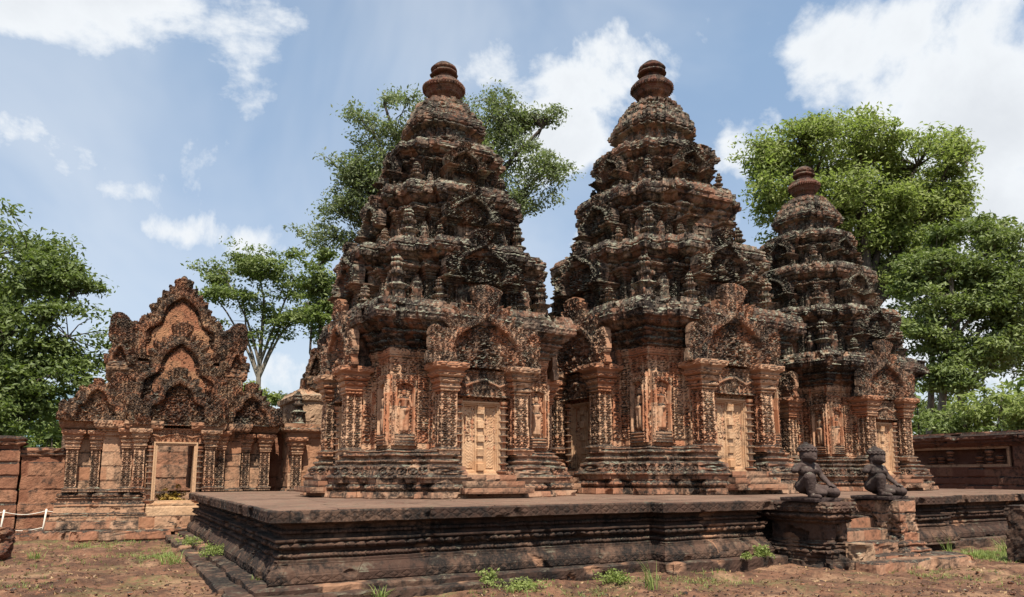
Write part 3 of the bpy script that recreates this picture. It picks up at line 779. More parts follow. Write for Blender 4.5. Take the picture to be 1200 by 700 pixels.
# kerbs round the foot
def kerb_run(name, pts_out, z, w, seed, h=.25):
    return wpart(name, sweep(name, pts_out, GZ - .15, 0, [(z - .02, 0, 'l', ''), (z, -.03, 'l', ''), (z, -w, 'l', '')], M['plat'] if seed < 420 else M['base'], dz=.04, ds=.05, seed=seed, erode=.04, joints=.03, course=.6, brick=1.0, chip=.07, cap=False, zj=.02,
        dsf=lambda n: .05 if (n[1] < 0 or n[0] < 0) else .4))
off = .03
kerb_run('kerb', [(p[0] - .24 if p[0] == X0 else p[0], p[1] - .24 if p[1] < 13 else p[1]) for p in [(X0, Y0), (X1, Y0), (X1, Y1), (X2, Y1), (X2, Y0), (XE, Y0), (XE, Y2), (X0, Y2)]], -.005, .40, 411)
kerb_run('kerb', [(X0 - .58, Y0 - .50), (6.4, Y0 - .50), (6.4, Y0 - .2), (XE, Y0 - .2), (XE, Y2), (X0 - .58, Y2)], -.10, .45, 412)
# pedestals and stair in front
def ped_block(x0, x1, y0, y1, seed, ruined=False):
    pl = rect_poly(x0, y0, x1, y1)
    b_ = [(-.08, .10, 'l', ''), (-.07, .06, 'l', ''), (.06, .06, 'l', ''), (.07, .03, 'l', ''), (.15, .04, 'b', 'lotus'), (.17, -.02, 'l', ''), (.22, .0, 'b', 'bead'), (.24, -.06, 'l', ''), (.28, -.04, 'b', ''), (.30, -.10, 'l', ''), (.66, -.10, 'l', ''), (.68, -.05, 'l', ''), (.74, -.02, 'd', 'lotus'), (.76, .02, 'l', ''),
          (.85, .06, 'b', 'lotus'), (.88, .02, 'l', ''), (.90, .10, 'l', ''), (1.06, .10, 'l', 'rosette'), (1.09, .07, 'l', ''), (1.10, -.1, 'l', '')]
    wpart('pedestal', sweep('pedestal', pl, GZ - .1, .12, b_, M['plat' if not ruined else 'base'], ds=.022, dz=.016, seed=seed, erode=.035, joints=.016, course=.34, brick=.8, chip=.12, zj=.015))
PX0, PX1 = 12.55, 13.35
ped_block(PX0, PX1, 9.95, 11.55, 431)
wpart('corner_block', box_stone('corner_block', 13.1, 9.62, 13.5, 10.0, GZ - .1, .28, M['tan'], 433, chip=.14, erode=.05))
QX0, QX1 = 14.85, 15.42
wpart('pedestal', sweep('pedestal', rect_poly(QX0, 9.95, QX1, 11.5), GZ - .1, .18, [(-.02, .18, 'l', ''), (.0, .14, 'l', ''), (.10, .10, 'b', ''), (.14, .06, 'l', ''), (.22, .08, 'b', ''), (.25, .0, 'l', ''), (.62, .0, 'l', ''), (.63, -.04, 'l', ''), (.78, -.02, 'l', ''), (1.08, -.03, 'l', ''), (1.10, -.12, 'l', '')], M['base'], ds=.03, dz=.03, seed=435, erode=.05, joints=.02, course=.42, brick=.7, chip=.12, zj=.02))
for i, (yy, zz) in enumerate(((9.62, .02), (9.95, .26), (10.3, .5), (10.65, .74), (11.0, .93))):
    wpart('stair_step', sweep('stair_step', rect_poly(13.3, yy, 15.0, 11.6), GZ - .1, 0, [(zz - .03, 0, 'l', ''), (zz, -.03, 'l', '')], M['base'], ds=.05, dz=.05, seed=440 + i, erode=.018, joints=.02, course=.9, brick=.55, chip=.04, zj=.012))
wpart('stair_step', sweep('stair_step', rect_poly(13.0, 9.2, 16.2, 10.3), GZ - .1, 0, [(-.06, 0, 'l', ''), (-.03, -.03, 'l', '')], M['base'], ds=.05, dz=.05, seed=450, erode=.03, joints=.03, course=.9, brick=.6, chip=.06, zj=.02))

# ------------------------------------------------------------------ kneeling guardian statues
def statue_mesh():
    bm = bmesh.new()
    def ell(c, r, rot=None, sub=3):
        m = Matrix.Translation(c) @ (rot.to_4x4() if rot else Matrix.Identity(4)) @ Matrix.Diagonal((r[0], r[1], r[2], 1))
        bmesh.ops.create_icosphere(bm, subdivisions=sub, radius=1, matrix=m)
    def limb(a, b_, r0, r1):
        a, b_ = Vector(a), Vector(b_); n = 9
        for i in range(n + 1):
            t = i / n; bmesh.ops.create_icosphere(bm, subdivisions=2, radius=r0 + (r1 - r0) * t, matrix=Matrix.Translation(a.lerp(b_, t)))
    # faces -Y; its right side is -X
    ell((0, .06, .22), (.19, .17, .15)); ell((0, .03, .36), (.155, .12, .15)); ell((0, .02, .52), (.19, .125, .15)); ell((0, .03, .62), (.20, .10, .07))
    ell((-.07, -.07, .52), (.075, .05, .06)); ell((.07, -.07, .52), (.075, .05, .06))
    limb((0, .02, .64), (0, 0, .72), .075, .07)
    # head, muzzle, headdress
    ell((0, -.02, .80), (.15, .145, .145)); ell((0, -.10, .76), (.075, .075, .055)); ell((0, -.155, .79), (.028, .03, .04))
    ell((-.045, -.125, .83), (.03, .02, .02)); ell((.045, -.125, .83), (.03, .02, .02)); ell((0, -.12, .86), (.1, .03, .02))
    for sx in (-1, 1): ell((sx * .13, .0, .78), (.025, .035, .065)); ell((sx * .13, .0, .71), (.022, .022, .04))
    limb((0, -.16, .735), (0, -.13, .73), .03, .04)
    ell((0, 0, .90), (.168, .165, .04)); ell((0, 0, .94), (.155, .15, .05)); ell((0, .01, .985), (.115, .115, .045)); ell((0, .02, 1.03), (.045, .045, .04))
    # raised right leg: hip -> knee up front, shin down to foot
    limb((-.10, .02, .20), (-.19, -.20, .40), .125, .095); limb((-.19, -.20, .40), (-.17, -.20, .10), .092, .065)
    limb((-.17, -.19, .05), (-.18, -.36, .04), .055, .04)
    # left leg folded to the ground: hip -> knee forward on plinth, shin back
    limb((.10, .02, .18), (.24, -.30, .12), .12, .09); limb((.24, -.30, .09), (.22, .12, .07), .08, .055); limb((.22, .12, .06), (.22, .24, .08), .05, .035)
    ell((.03, -.14, .10), (.12, .16, .09))
    # right arm broken off below the shoulder, left arm resting on the thigh
    limb((-.19, .03, .60), (-.27, .02, .52), .075, .06)
    limb((.19, .03, .60), (.27, -.02, .42), .07, .052); limb((.27, -.02, .42), (.22, -.22, .26), .052, .038)
    ell((.215, -.255, .245), (.045, .06, .03))
    for q in range(4): limb((.185 + q * .02, -.28, .245), (.18 + q * .022, -.335, .215), .012, .009)
    limb((.18, -.25, .25), (.15, -.29, .235), .014, .010)
    # belt and hem
    ell((0, .04, .29), (.175, .15, .028))
    me = bpy.data.meshes.new('s'); bm.to_mesh(me); bm.free()
    o = bpy.data.objects.new('tmp', me); C.objects.link(o)
    r = o.modifiers.new('r', 'REMESH'); r.mode = 'VOXEL'; r.voxel_size = .011
    sm = o.modifiers.new('s', 'SMOOTH'); sm.iterations = 3; sm.factor = .5
    dg = bpy.context.evaluated_depsgraph_get(); dg.update()
    out = bpy.data.meshes.new_from_object(o.evaluated_get(dg)); bpy.data.objects.remove(o)
    n = len(out.vertices); co = np.zeros(n * 3, np.float32); out.vertices.foreach_get('co', co); co = co.reshape(-1, 3)
    nr = np.zeros(n * 3, np.float32); out.vertices.foreach_get('normal', nr); nr = nr.reshape(-1, 3)
    d = (fbm(co * 9, 4, 3) - .5) * .036
    # curls of the headdress
    hd = (co[:, 2] > .875); th = np.arctan2(co[:, 0], co[:, 1]); d = d + hd * .007 * np.cos(th * 14) * np.cos(co[:, 2] * 130)
    co = co + nr * d[:, None]; out.vertices.foreach_set('co', co.ravel().astype(np.float32)); out.materials.clear(); out.materials.append(M['statue'])
    out.shade_smooth(); out.name = 'statue_body'
    at = out.attributes.new('tone', 'FLOAT', 'POINT'); at.data.foreach_set('value', [.5] * n)
    return out
st_me = statue_mesh()
slab_me = box_stone('statue_base', -.36, -.45, .36, .38, 0, .07, M['statue'], 8, erode=.012, chip=.02)
for (x, y, rz, lab) in ((12.74, 10.5, -.05, 'dark kneeling guardian statue with full headdress on the left moulded pedestal'), (15.12, 10.62, .05, 'dark kneeling guardian statue above the broken pale pedestal right of the stair')):
    s = empty('guardian_statue', (x, y, 1.105), rz); s.scale = (1.08,) * 3; tag(s, lab, 'statue', 'kneeling guardian statues beside the stair')
    b1 = link('statue_body', st_me, s, (0, 0, .055), 0, (1.18, 1.16, 1.0)); link('statue_base', slab_me, s)
    if x > 14: b1.scale = (1.15, 1.14, .97); b1.rotation_euler = (0, .02, -.06)
#@@GATE
# ------------------------------------------------------------------ west gate
def leafp(name, A, H_, seed, mat): return pediment(name, A, H_, ARCH_OGEE, .05, .10, .16, mat, .022, seed=seed, naga=.2, leafp=.14)
gate = empty('temple_gate', (1.8, 24.9, GZ)); tag(gate, 'carved stone gate with three stacked flame edged gables and an open doorway', 'gate')
def gp(name, me, loc=(0, 0, 0), rz=0, s=(1, 1, 1), par=None): return link(name, me, par or gate, loc, rz, s)
def sidepoly(sx, inner, o1=0.):
    p = [(inner, -.15), (1.15, -.15), (1.15, .12), (1.95, .12), (1.95, .42), (2.85, .42), (2.85, 3.2), (inner, 3.2)]
    return p if sx > 0 else [(-x, y) for x, y in reversed(p)]
for sx in (-1, 1):
    gp('plinth', sweep('plinth', sidepoly(sx, .75), -.2, .72, [(.26, .70, 'l', ''), (.28, .66, 'l', ''), (.28, .42, 'l', ''), (.52, .38, 'l', ''), (.54, .34, 'l', ''), (.54, .25, 'l', '')], M['base'], ds=.05, dz=.04, seed=501 + sx, erode=.035, joints=.025, course=.27, brick=.8, chip=.08, zj=.015))
    gp('base_moulding', sweep('base_moulding', sidepoly(sx, .98), .52, .32, [(.66, .32, 'l', ''), (.68, .28, 'l', ''), (.74, .28, 'b', ''), (.76, .24, 'l', ''), (1.0, .22, 'l', ''), (1.14, .16, 'c', ''), (1.18, .19, 'b', 'bead'), (1.2, .12, 'l', ''), (1.3, .13, 'b', 'lotus'), (1.33, .06, 'l', ''), (1.40, .06, 'b', ''), (1.45, 0, 'c', '')], M['gate'], ds=.04, dz=.025, seed=511 + sx, erode=.015, chip=.05))
    gp('wall', sweep('wall', sidepoly(sx, .64), 1.42, 0, [(3.0, 0, 'l', ''), (3.04, .05, 'b', 'bead'), (3.12, .08, 'd', ''), (3.18, .14, 'b', 'lotus'), (3.26, .24, 'd', ''), (3.46, .26, 'l', 'rosette'), (3.5, .1, 'c', '')], M['gate'], ds=.04, dz=.035, seed=521 + sx, erode=.02, course=.42, brick=.9, joints=.016))
    for (x, y, w, h) in ((.98, -.22, .75, .93), (1.3, .02, .68, .93), (2.12, .34, .6, .9), (2.72, .34, .75, .9)):
        gp('pilaster', pilaster_me[0 if x > 1 else 1], (sx * x, y, 1.36), 0, (w, .8, h * .88))
    gp('colonette', colonette_me, (sx * .66, -.26, 1.0), 0, (1, 1, 1.72 / COL_H))
    gp('shoulder_gable', pediment('shoulder_gable', .66, 1.0, ARCH_LOBE, .07, .2, .5, M['gateped'], .024, seed=40 + sx, naga=.35, leafp=.16), (sx * 2.18, .42, 3.42), 0, (1, 1, 1.0))
    gp('roof_end', box_stone('roof_end', min(sx * 1.5, sx * 2.75), .4, max(sx * 1.5, sx * 2.65), 3.0, 3.45, 4.35, M['gateped'], 45 + sx, chip=.1, erode=.04))
    gp('corner_ornament', pediment('corner_ornament', .26, .62, ARCH_OGEE, .05, .14, .3, M['gateped'], .022, seed=60 + sx, naga=.5, leafp=.12), (sx * 1.62, .42, 5.18), sx * .2, (1.0, 1, .95))
gp('lintel', lintel_mesh('lintel', 1.75, .46, M['gate'], 12), (0, -.12, 2.80))
fr = gp('door_frame', frame_mesh('door_frame', 1.22, 1.86, .10, .5, M['door']), (0, .12, .98))
gp('threshold', box_stone('threshold', -.72, -.42, .72, .3, .62, 1.0, M['door'], 14, erode=.015), (0, 0, 0))
gp('threshold', box_stone('threshold', -.9, -.7, .9, -.2, .2, .64, M['gate'], 15, erode=.03, chip=.06), (0, 0, 0))
def box_k(name, x0, y0, x1, y1, z0, z1, mat, seed, **k): return box_stone(name, x0, y0, x1, y1, z0, z1, mat, seed, **k)
gp('passage_floor', box_k('passage_floor', -.62, .1, .62, 3.2, .3, .95, M['gate'], 18))
gp('roof_body', sweep('roof_body', rect_poly(-1.62, .45, 1.62, 2.2), 3.3, 0, [(4.62, 0, 'l', ''), (4.7, .08, 'b', ''), (4.8, .2, 'd', 'lotus'), (4.9, .36, 'd', ''), (5.12, .40, 'l', 'rosette'), (5.3, .34, 'c', 'leaf'), (5.34, .1, 'l', '')], M['gateped'], ds=.045, dz=.035, seed=531, erode=.04, chip=.1, joints=.02))
gp('vault_roof', sweep('vault_roof', rect_poly(-1.25, .7, 1.25, 2.1), 5.2, 0, [(6.4, -.1, 'l', ''), (7.3, -.65, 'd', ''), (7.35, -1.0, 'l', '')], M['gateped'], ds=.07, dz=.05, seed=541, erode=.04))
gp('lower_gable', pediment('lower_gable', .98, 1.36, ARCH_LOBE, .085, .24, .22, M['gateped'], .02, seed=61, naga=.36, leafp=.18), (0, -.18, 3.34))
g2 = gp('middle_gable', pediment('middle_gable', 1.32, 2.25, ARCH_LOBE, .10, .28, .25, M['gateped'], .022, seed=62, naga=.34, leafp=.2), (0, .18, 3.75))
g3 = gp('upper_gable', pediment('upper_gable', 1.34, 2.15, ARCH_LOBE, .11, .30, .28, M['gateped'], .022, seed=63, naga=.40, leafp=.22), (0, .68, 5.45))
def tymp_mesh(name, A, H_, seed, mat):
    half = smooth_curve(ARCH_LOBE); pts = [(x * A, z * H_) for x, z in half]
    zz_ = np.array([p[1] for p in pts]); xx_ = np.array([p[0] for p in pts])
    def ins(X, Z): return np.abs(X) < np.interp(Z, zz_, xx_)
    def hf(X, Z):
        k = sstep(1.1 * np.abs(X) / A + np.abs(Z / H_ - .28) * 1.6, .66, .55)
        return .06 * k * (.8 + .2 * foliage(X, Z, .13, seed)) + .006 * foliage(X, Z, .2, seed) + .05 * sstep(np.abs(X), .16, .06) * (Z < H_ * .45)
    return relief(name, 2.3 * A, H_ * 1.01, .03, hf, mat, .022, ins, seed)
link('tympanum', tymp_mesh('tympanum', .90, 1.9, 71, M['ochre']), g2, (0, -.17, .12))
link('tympanum', tymp_mesh('tympanum', 1.0, 1.75, 72, M['ochre']), g3, (0, -.2, .12))
gp('finial', sweep('finial', circ_poly(.12, 10), 0, 0, [(.1, .03, 'b', ''), (.2, .06, 'b', ''), (.4, -.08, 'l', '')], M['gateped'], ds=.03, dz=.03, seed=9, erode=.03), (0, .55, 7.85))

# ------------------------------------------------------------------ enclosure walls
def wall_thing(name, label, x0, y0, x1, y1, h, mat, seed, grp=None, cope=.1, ds=.07, course=.40, brick=.95):
    w = empty(name, ((x0 + x1) / 2, (y0 + y1) / 2, GZ)); tag(w, label, 'wall', grp)
    me = sweep('masonry', rect_poly(x0, y0, x1, y1), GZ - .2, .1, [(GZ + .25, .1, 'l', ''), (GZ + .27, 0, 'l', ''), (h - .28, 0, 'l', '')], mat, ds=ds, dz=.05, seed=seed, erode=.03, joints=.03, course=course, brick=brick, cap=False, zj=.012,
               dsf=lambda n: ds if (n[1] < -.5 or n[0] < -.5) else .5)
    o = link('masonry', me, w); o.location = -w.location
    if cope:
        me = sweep('coping', rect_poly(x0, y0, x1, y1), h - .30, .0, [(h - .26, cope * .7, 'l', ''), (h - .18, cope, 'b', ''), (h - .16, cope * .5, 'l', ''), (h - .08, cope * 1.1, 'l', ''), (h, cope * .4, 'l', '')], mat, ds=ds, dz=.03, seed=seed + 1, erode=.03, joints=.02, chip=.08, zj=.02,
                   dsf=lambda n: ds if (n[1] < -.5 or n[0] < -.5) else .5)
        o = link('coping', me, w); o.location = -w.location
    return w
wall_thing('laterite_wall', 'red laterite block wall left of the carved gate behind the rope barrier', -2.25, 26.4, -.9, 27.2, 2.45, M['later'], 601, 'laterite walls', cope=.05)
wall_thing('laterite_wall', 'taller red laterite wall with a coping at the left edge of the picture', -40, 26.3, -2.3, 27.1, 2.78, M['later'], 603, 'laterite walls')
wall_thing('laterite_wall', 'red block wall between the carved gate and the ruined shrine', 4.6, 26.0, 5.6, 26.8, 3.35, M['later'], 605, 'laterite walls')
wall_thing('stone_wall', 'rough block wall seen through the open doorway of the carved gate', -1.5, 31.2, 5.5, 32.0, 4.2, M['base'], 607, 'laterite walls', cope=0, course=.5, brick=.75)
# ruined shrine behind the terrace corner
sh = empty('ruined_shrine', (5.95, 25.9, GZ)); sh.scale = (.95, 1, 1.06); tag(sh, 'small ruined shrine topped by a pointed leaf shaped stone behind the terrace', 'shrine')
def sp_(name, me, loc=(0, 0, 0), rz=0, s=(1, 1, 1)): return link(name, me, sh, loc, rz, s)
sp_('wall', sweep('wall', rect_poly(-.75, -.9, 1.7, 2.5), 0, .25, [(.5, .22, 'l', ''), (.6, .1, 'c', ''), (1.2, .12, 'l', ''), (1.35, .0, 'c', ''), (2.9, 0, 'l', ''), (2.95, .06, 'b', 'bead'), (3.05, .1, 'd', ''), (3.2, .2, 'b', 'lotus'), (3.34, .22, 'l', ''), (3.36, .05, 'l', '')], M['gate'], ds=.045, dz=.04, seed=611, erode=.03, chip=.08, course=.45))
sp_('pilaster', pilaster_me[0], (-.5, -1.0, 1.2), 0, (.8, .8, .75)); sp_('pilaster', pilaster_me[1], (1.2, -1.0, 1.2), 0, (.8, .8, .75))
sp_('upper_storey', sweep('upper_storey', rect_poly(-.45, -.6, 1.5, 2.2), 3.34, 0, [(4.1, 0, 'l', ''), (4.15, .08, 'b', ''), (4.3, .1, 'l', ''), (4.5, -.1, 'c', '')], M['tan'], ds=.05, dz=.04, seed=613, erode=.05, chip=.12))
sp_('roof_block', box_stone('roof_block', -.1, -.5, .75, .6, 4.45, 4.95, M['gateped'], 615, chip=.1, erode=.05))
sp_('leaf_stone', leafp('leaf_stone', .30, .85, 617, M['gateped']), (.22, -.25, 4.80))
sp_('antefix', ante_me[1], (-.45, -.7, 3.34), 0, .9); sp_('antefix', ante_me[0], (1.45, -.6, 4.2), 0, 1.1)
sp_('loose_block', box_stone('loose_block', 1.0, -1.9, 1.9, -1.1, .9, 2.0, M['tan'], 619, chip=.15, erode=.08, warp=.3))
# gallery on the right
gal = empty('gallery_building', (31.5, 16, GZ)); tag(gal, 'low dark laterite gallery with stone baluster windows beyond the terrace', 'building')
gx = 30.0
def glp(name, me, loc=(0, 0, 0), rz=0, s=(1, 1, 1), par=None):
    o = link(name, me, par or gal, loc, rz, s)
    if par is None: o.location = Vector(loc) - gal.location
    return o
glp('wall', sweep('wall', rect_poly(gx, -6, gx + 4, 36), GZ - .2, .25, [(.2, .25, 'l', ''), (.3, .1, 'c', ''), (.9, .1, 'l', ''), (1.0, 0, 'l', ''), (1.94, 0, 'l', '')], M['laterd'], ds=.1, dz=.05, seed=621, erode=.03, joints=.03, cap=False, dsf=lambda n: .09 if n[0] < -.5 else .5))
glp('cornice', sweep('cornice', rect_poly(gx, -6, gx + 4, 36), 2.72, 0, [(2.76, .08, 'b', ''), (2.84, .14, 'd', ''), (2.9, .2, 'b', ''), (2.96, .2, 'l', ''), (3.0, .3, 'l', ''), (3.14, .32, 'l', ''), (3.16, .12, 'l', ''), (3.3, .02, 'c', '')], M['laterd'], ds=.1, dz=.03, seed=623, erode=.04, joints=.02, chip=.1, dsf=lambda n: .09 if n[0] < -.5 else .5))
glp('recess_wall', sweep('recess_wall', rect_poly(gx + .35, -6, gx + 3.6, 36), 1.9, 0, [(2.8, 0, 'l', '')], M['laterd'], ds=.2, dz=.1, seed=624, erode=.02, cap=False, dsf=lambda n: .12 if n[0] < -.5 else .5))
pier = box_stone('pier', -.02, -.35, .5, .35, 1.93, 2.74, M['laterd'], 625, ds=.05)
bal = sweep('baluster', circ_poly(.07, 12), 0, 0, [(.1, .02, 'b', ''), (.14, -.02, 'l', ''), (.3, .03, 'b', ''), (.34, -.02, 'l', ''), (.44, .02, 'b', ''), (.62, -.01, 'b', '')], M['later'], ds=.03, dz=.02, seed=3, erode=.008)
wfr = frame_mesh('window_frame', 4.6, .80, .10, .12, M['gate'])
for i, yc in enumerate((1.0, 6.6, 12.2, 17.8, 23.4, 29.0)):
    glp('pier', pier, (gx, yc + 2.8, 0))
    f_ = glp('window_frame', wfr, (gx + .12, yc, 1.935), -PI / 2)
    for q in range(11):
        if (q * 7 + i * 3) % 5 in (1, 3): continue
        link('baluster', bal, f_, (-1.9 + q * .38, -.0, .1), 0, (1, 1, .95 if (q + i) % 4 == 0 else .55))

# stone jamb fragment at the right edge and dark boulder at the left edge
o = box_stone('stone_block', 0, 0, .9, .8, 0, 1.25, M['plat'], 641, chip=.12, erode=.06, course=.6, joints=.02); o = link('stone_block', o, None, (17.15, 8.25, GZ - .05), .1); tag(o, 'weathered upright stone block standing at the right edge before the terrace', 'stone block')
o = box_stone('boulder', -.5, -.5, .5, .5, 0, 1.0, M['laterd'], 643, chip=.2, erode=.2, joints=0, warp=.5); o = link('boulder', o, None, (-2.12, 20.5, GZ - .1), .4, (.7, .7, .7)); tag(o, 'dark rough laterite boulder at the left edge near the rope barrier', 'boulder')

# rope barrier
wm = bpy.data.materials.new('white_rope'); wm.use_nodes = True; wm.node_tree.nodes['Principled BSDF'].inputs['Base Color'].default_value = (.55, .5, .42, 1); wm.node_tree.nodes['Principled BSDF'].inputs['Roughness'].default_value = .8
def tube(name, pts, rad, mat, n=8, rads=None):
    pts = [Vector(p) for p in pts]; V = []; F = []
    for i, p in enumerate(pts):
        d = (pts[min(i + 1, len(pts) - 1)] - pts[max(i - 1, 0)]).normalized()
        u = d.orthogonal().normalized() if i == 0 else (u - d * u.dot(d)).normalized()
        v = d.cross(u); r = rads[i] if rads else rad
        for k in range(n): a = 2 * PI * k / n; V.append(p + (u * math.cos(a) + v * math.sin(a)) * r)
    for i in range(len(pts) - 1):
        for k in range(n): F.append((i * n + k, i * n + (k + 1) % n, (i + 1) * n + (k + 1) % n, (i + 1) * n + k))
    return mesh_np(name, [tuple(v) for v in V], np.array(F), mat, smooth=True, extra=[list(range(n))[::-1], [(len(pts) - 1) * n + k for k in range(n)]])
rb = empty('rope_barrier', (-2.3, 23.6, GZ)); tag(rb, 'white rope barrier on short leaning posts before the laterite wall', 'rope barrier')
posts = [(-3.9, 25.6), (-2.6, 25.7), (-1.58, 25.8), (.2, 25.9)]
for x, y in posts: link('post', tube('post', [(x + 2.3, y - 23.6, 0), (x + 2.36, y - 23.6, .4), (x + 2.40, y - 23.6, .86)], .024, wm), rb)
for zz in (.80, .34):
    for (a, b_) in zip(posts, posts[1:]):
        pts = [(a[0] + (b_[0] - a[0]) * t / 10 + 2.38, a[1] + (b_[1] - a[1]) * t / 10 - 23.6, zz - .09 * math.sin(PI * t / 10)) for t in range(11)]
        link('rope', tube('rope', pts, .011, wm), rb)
# rubble beside the gate
rub = [box_stone('rubble_stone', -.25, -.18, .25, .18, 0, .2, M['later'], 660 + i, chip=.1, erode=.06, joints=0, warp=.25, ds=.06) for i in range(4)]
rnd = random.Random(12)
for i in range(34):
    x = rnd.uniform(-4.2, -1.6); y = rnd.uniform(24.6, 26.0); lvl = max(0, (y - 24.6) / 1.4)
    o = link('rubble_stone', rub[i % 4], None, (x, y, GZ + lvl * .28 * rnd.random()), rnd.uniform(0, 6), rnd.uniform(.6, 1.15))
    o['label'] = 'loose red rubble stone heaped at the foot of the left laterite wall'; o['category'] = 'stone'; o['group'] = 'rubble stones by the laterite wall'

# ------------------------------------------------------------------ vegetation
def leaf_mat(name, c1, c2, trans=.35):
    m, nt = mat_new(name); b = NB(nt)
    tone = b.attr('tone'); col = b.mix(tone, c1, c2)
    pr = b.node('ShaderNodeBsdfPrincipled'); b.put(pr.inputs['Base Color'], col); pr.inputs['Roughness'].default_value = .55; pr.inputs['Specular IOR Level'].default_value = .3
    tr = b.node('ShaderNodeBsdfTranslucent'); b.put(tr.inputs[0], b.mix(.5, col, (.20, .30, .03)))
    ms = b.node('ShaderNodeMixShader'); ms.inputs[0].default_value = trans; b.put(ms.inputs[1], pr.outputs[0]); b.put(ms.inputs[2], tr.outputs[0])
    out = b.node('ShaderNodeOutputMaterial'); b.put(out.inputs[0], ms.outputs[0]); return m
def bark_mat(name, c):
    m, nt = mat_new(name); b = NB(nt); geo = b.node('ShaderNodeNewGeometry'); P = geo.outputs['Position']
    n = b.noise(b.mapping(P, (3, 3, .8)), 2, 6, .7)
    pr = b.node('ShaderNodeBsdfPrincipled'); b.put(pr.inputs['Base Color'], b.mix(b.rng(n, .35, .65), c, (c[0] * .4, c[1] * .4, c[2] * .38))); pr.inputs['Roughness'].default_value = .9
    bp = b.node('ShaderNodeBump'); bp.inputs['Strength'].default_value = .6; bp.inputs['Distance'].default_value = .1; b.put(bp.inputs['Height'], n); b.put(pr.inputs['Normal'], bp.outputs[0])
    out = b.node('ShaderNodeOutputMaterial'); b.put(out.inputs[0], pr.outputs[0]); return m
M['bark'] = bark_mat('pale_bark', (.20, .165, .125)); M['barkd'] = bark_mat('dark_bark', (.085, .065, .05))
M['leafdark'] = leaf_mat('dark_leaves', (.055, .085, .022), (.155, .19, .06))
M['leafmid'] = leaf_mat('green_leaves', (.08, .115, .032), (.20, .235, .08))
M['leafbright'] = leaf_mat('bright_leaves', (.15, .195, .045), (.31, .345, .12), .5)
M['leafpale'] = leaf_mat('pale_leaves', (.10, .125, .055), (.21, .24, .13))
F_, cx0, cy0 = 859.5, 600, 437
th = R(7.88); hd = R(28.7)
FW = Vector((math.sin(hd) * math.cos(th), math.cos(hd) * math.cos(th), math.sin(th))); RT = Vector((math.cos(hd), -math.sin(hd), 0)); UP = RT.cross(FW)
def at_px(px, py, dist):
    """a point in the world seen in that direction, dist metres ahead"""
    d = FW + RT * ((px - cx0) / F_) + UP * ((cy0 - py) / F_)
    h = Vector((math.sin(hd), math.cos(hd), 0)); return Vector((0, 0, 1.65)) + d * (dist / d.dot(h))
def leaves(name, centers, radii, per, size, mat, seed, flat=.45, par=None, pw=.6, ctone=None):
    g = np.random.default_rng(seed); n = len(centers)
    C_ = np.repeat(np.array(centers), per, 0); Rr = np.repeat(np.array(radii), per)
    N_ = len(C_)
    d = g.normal(size=(N_, 3)); d /= np.linalg.norm(d, axis=1)[:, None]; rr = g.random(N_) ** pw
    P = C_ + d * (rr * Rr)[:, None] * np.array([1, 1, flat])
    nrm = g.normal(size=(N_, 3)) * .75 + np.array([0, 0, .75]) + d * .5; nrm /= np.linalg.norm(nrm, axis=1)[:, None]
    a = np.cross(nrm, g.normal(size=(N_, 3))); a /= np.linalg.norm(a, axis=1)[:, None]; b_ = np.cross(nrm, a)
    s = size * (.6 + .8 * g.random(N_)); L_ = s[:, None] * a; Wd = (s * .42)[:, None] * b_; dr = nrm * (s * -.12)[:, None]
    V = np.stack([P - L_ + dr, P - Wd, P + L_ + dr, P + Wd], 1).reshape(-1, 3)
    F = np.arange(N_ * 4).reshape(-1, 4)
    ct = g.random(n) if ctone is None else ctone
    tone = np.clip(np.repeat(ct, per) * .6 + g.random(N_) * .4, 0, 1)
    return mesh_np(name, V, F, mat, np.repeat(tone, 4))
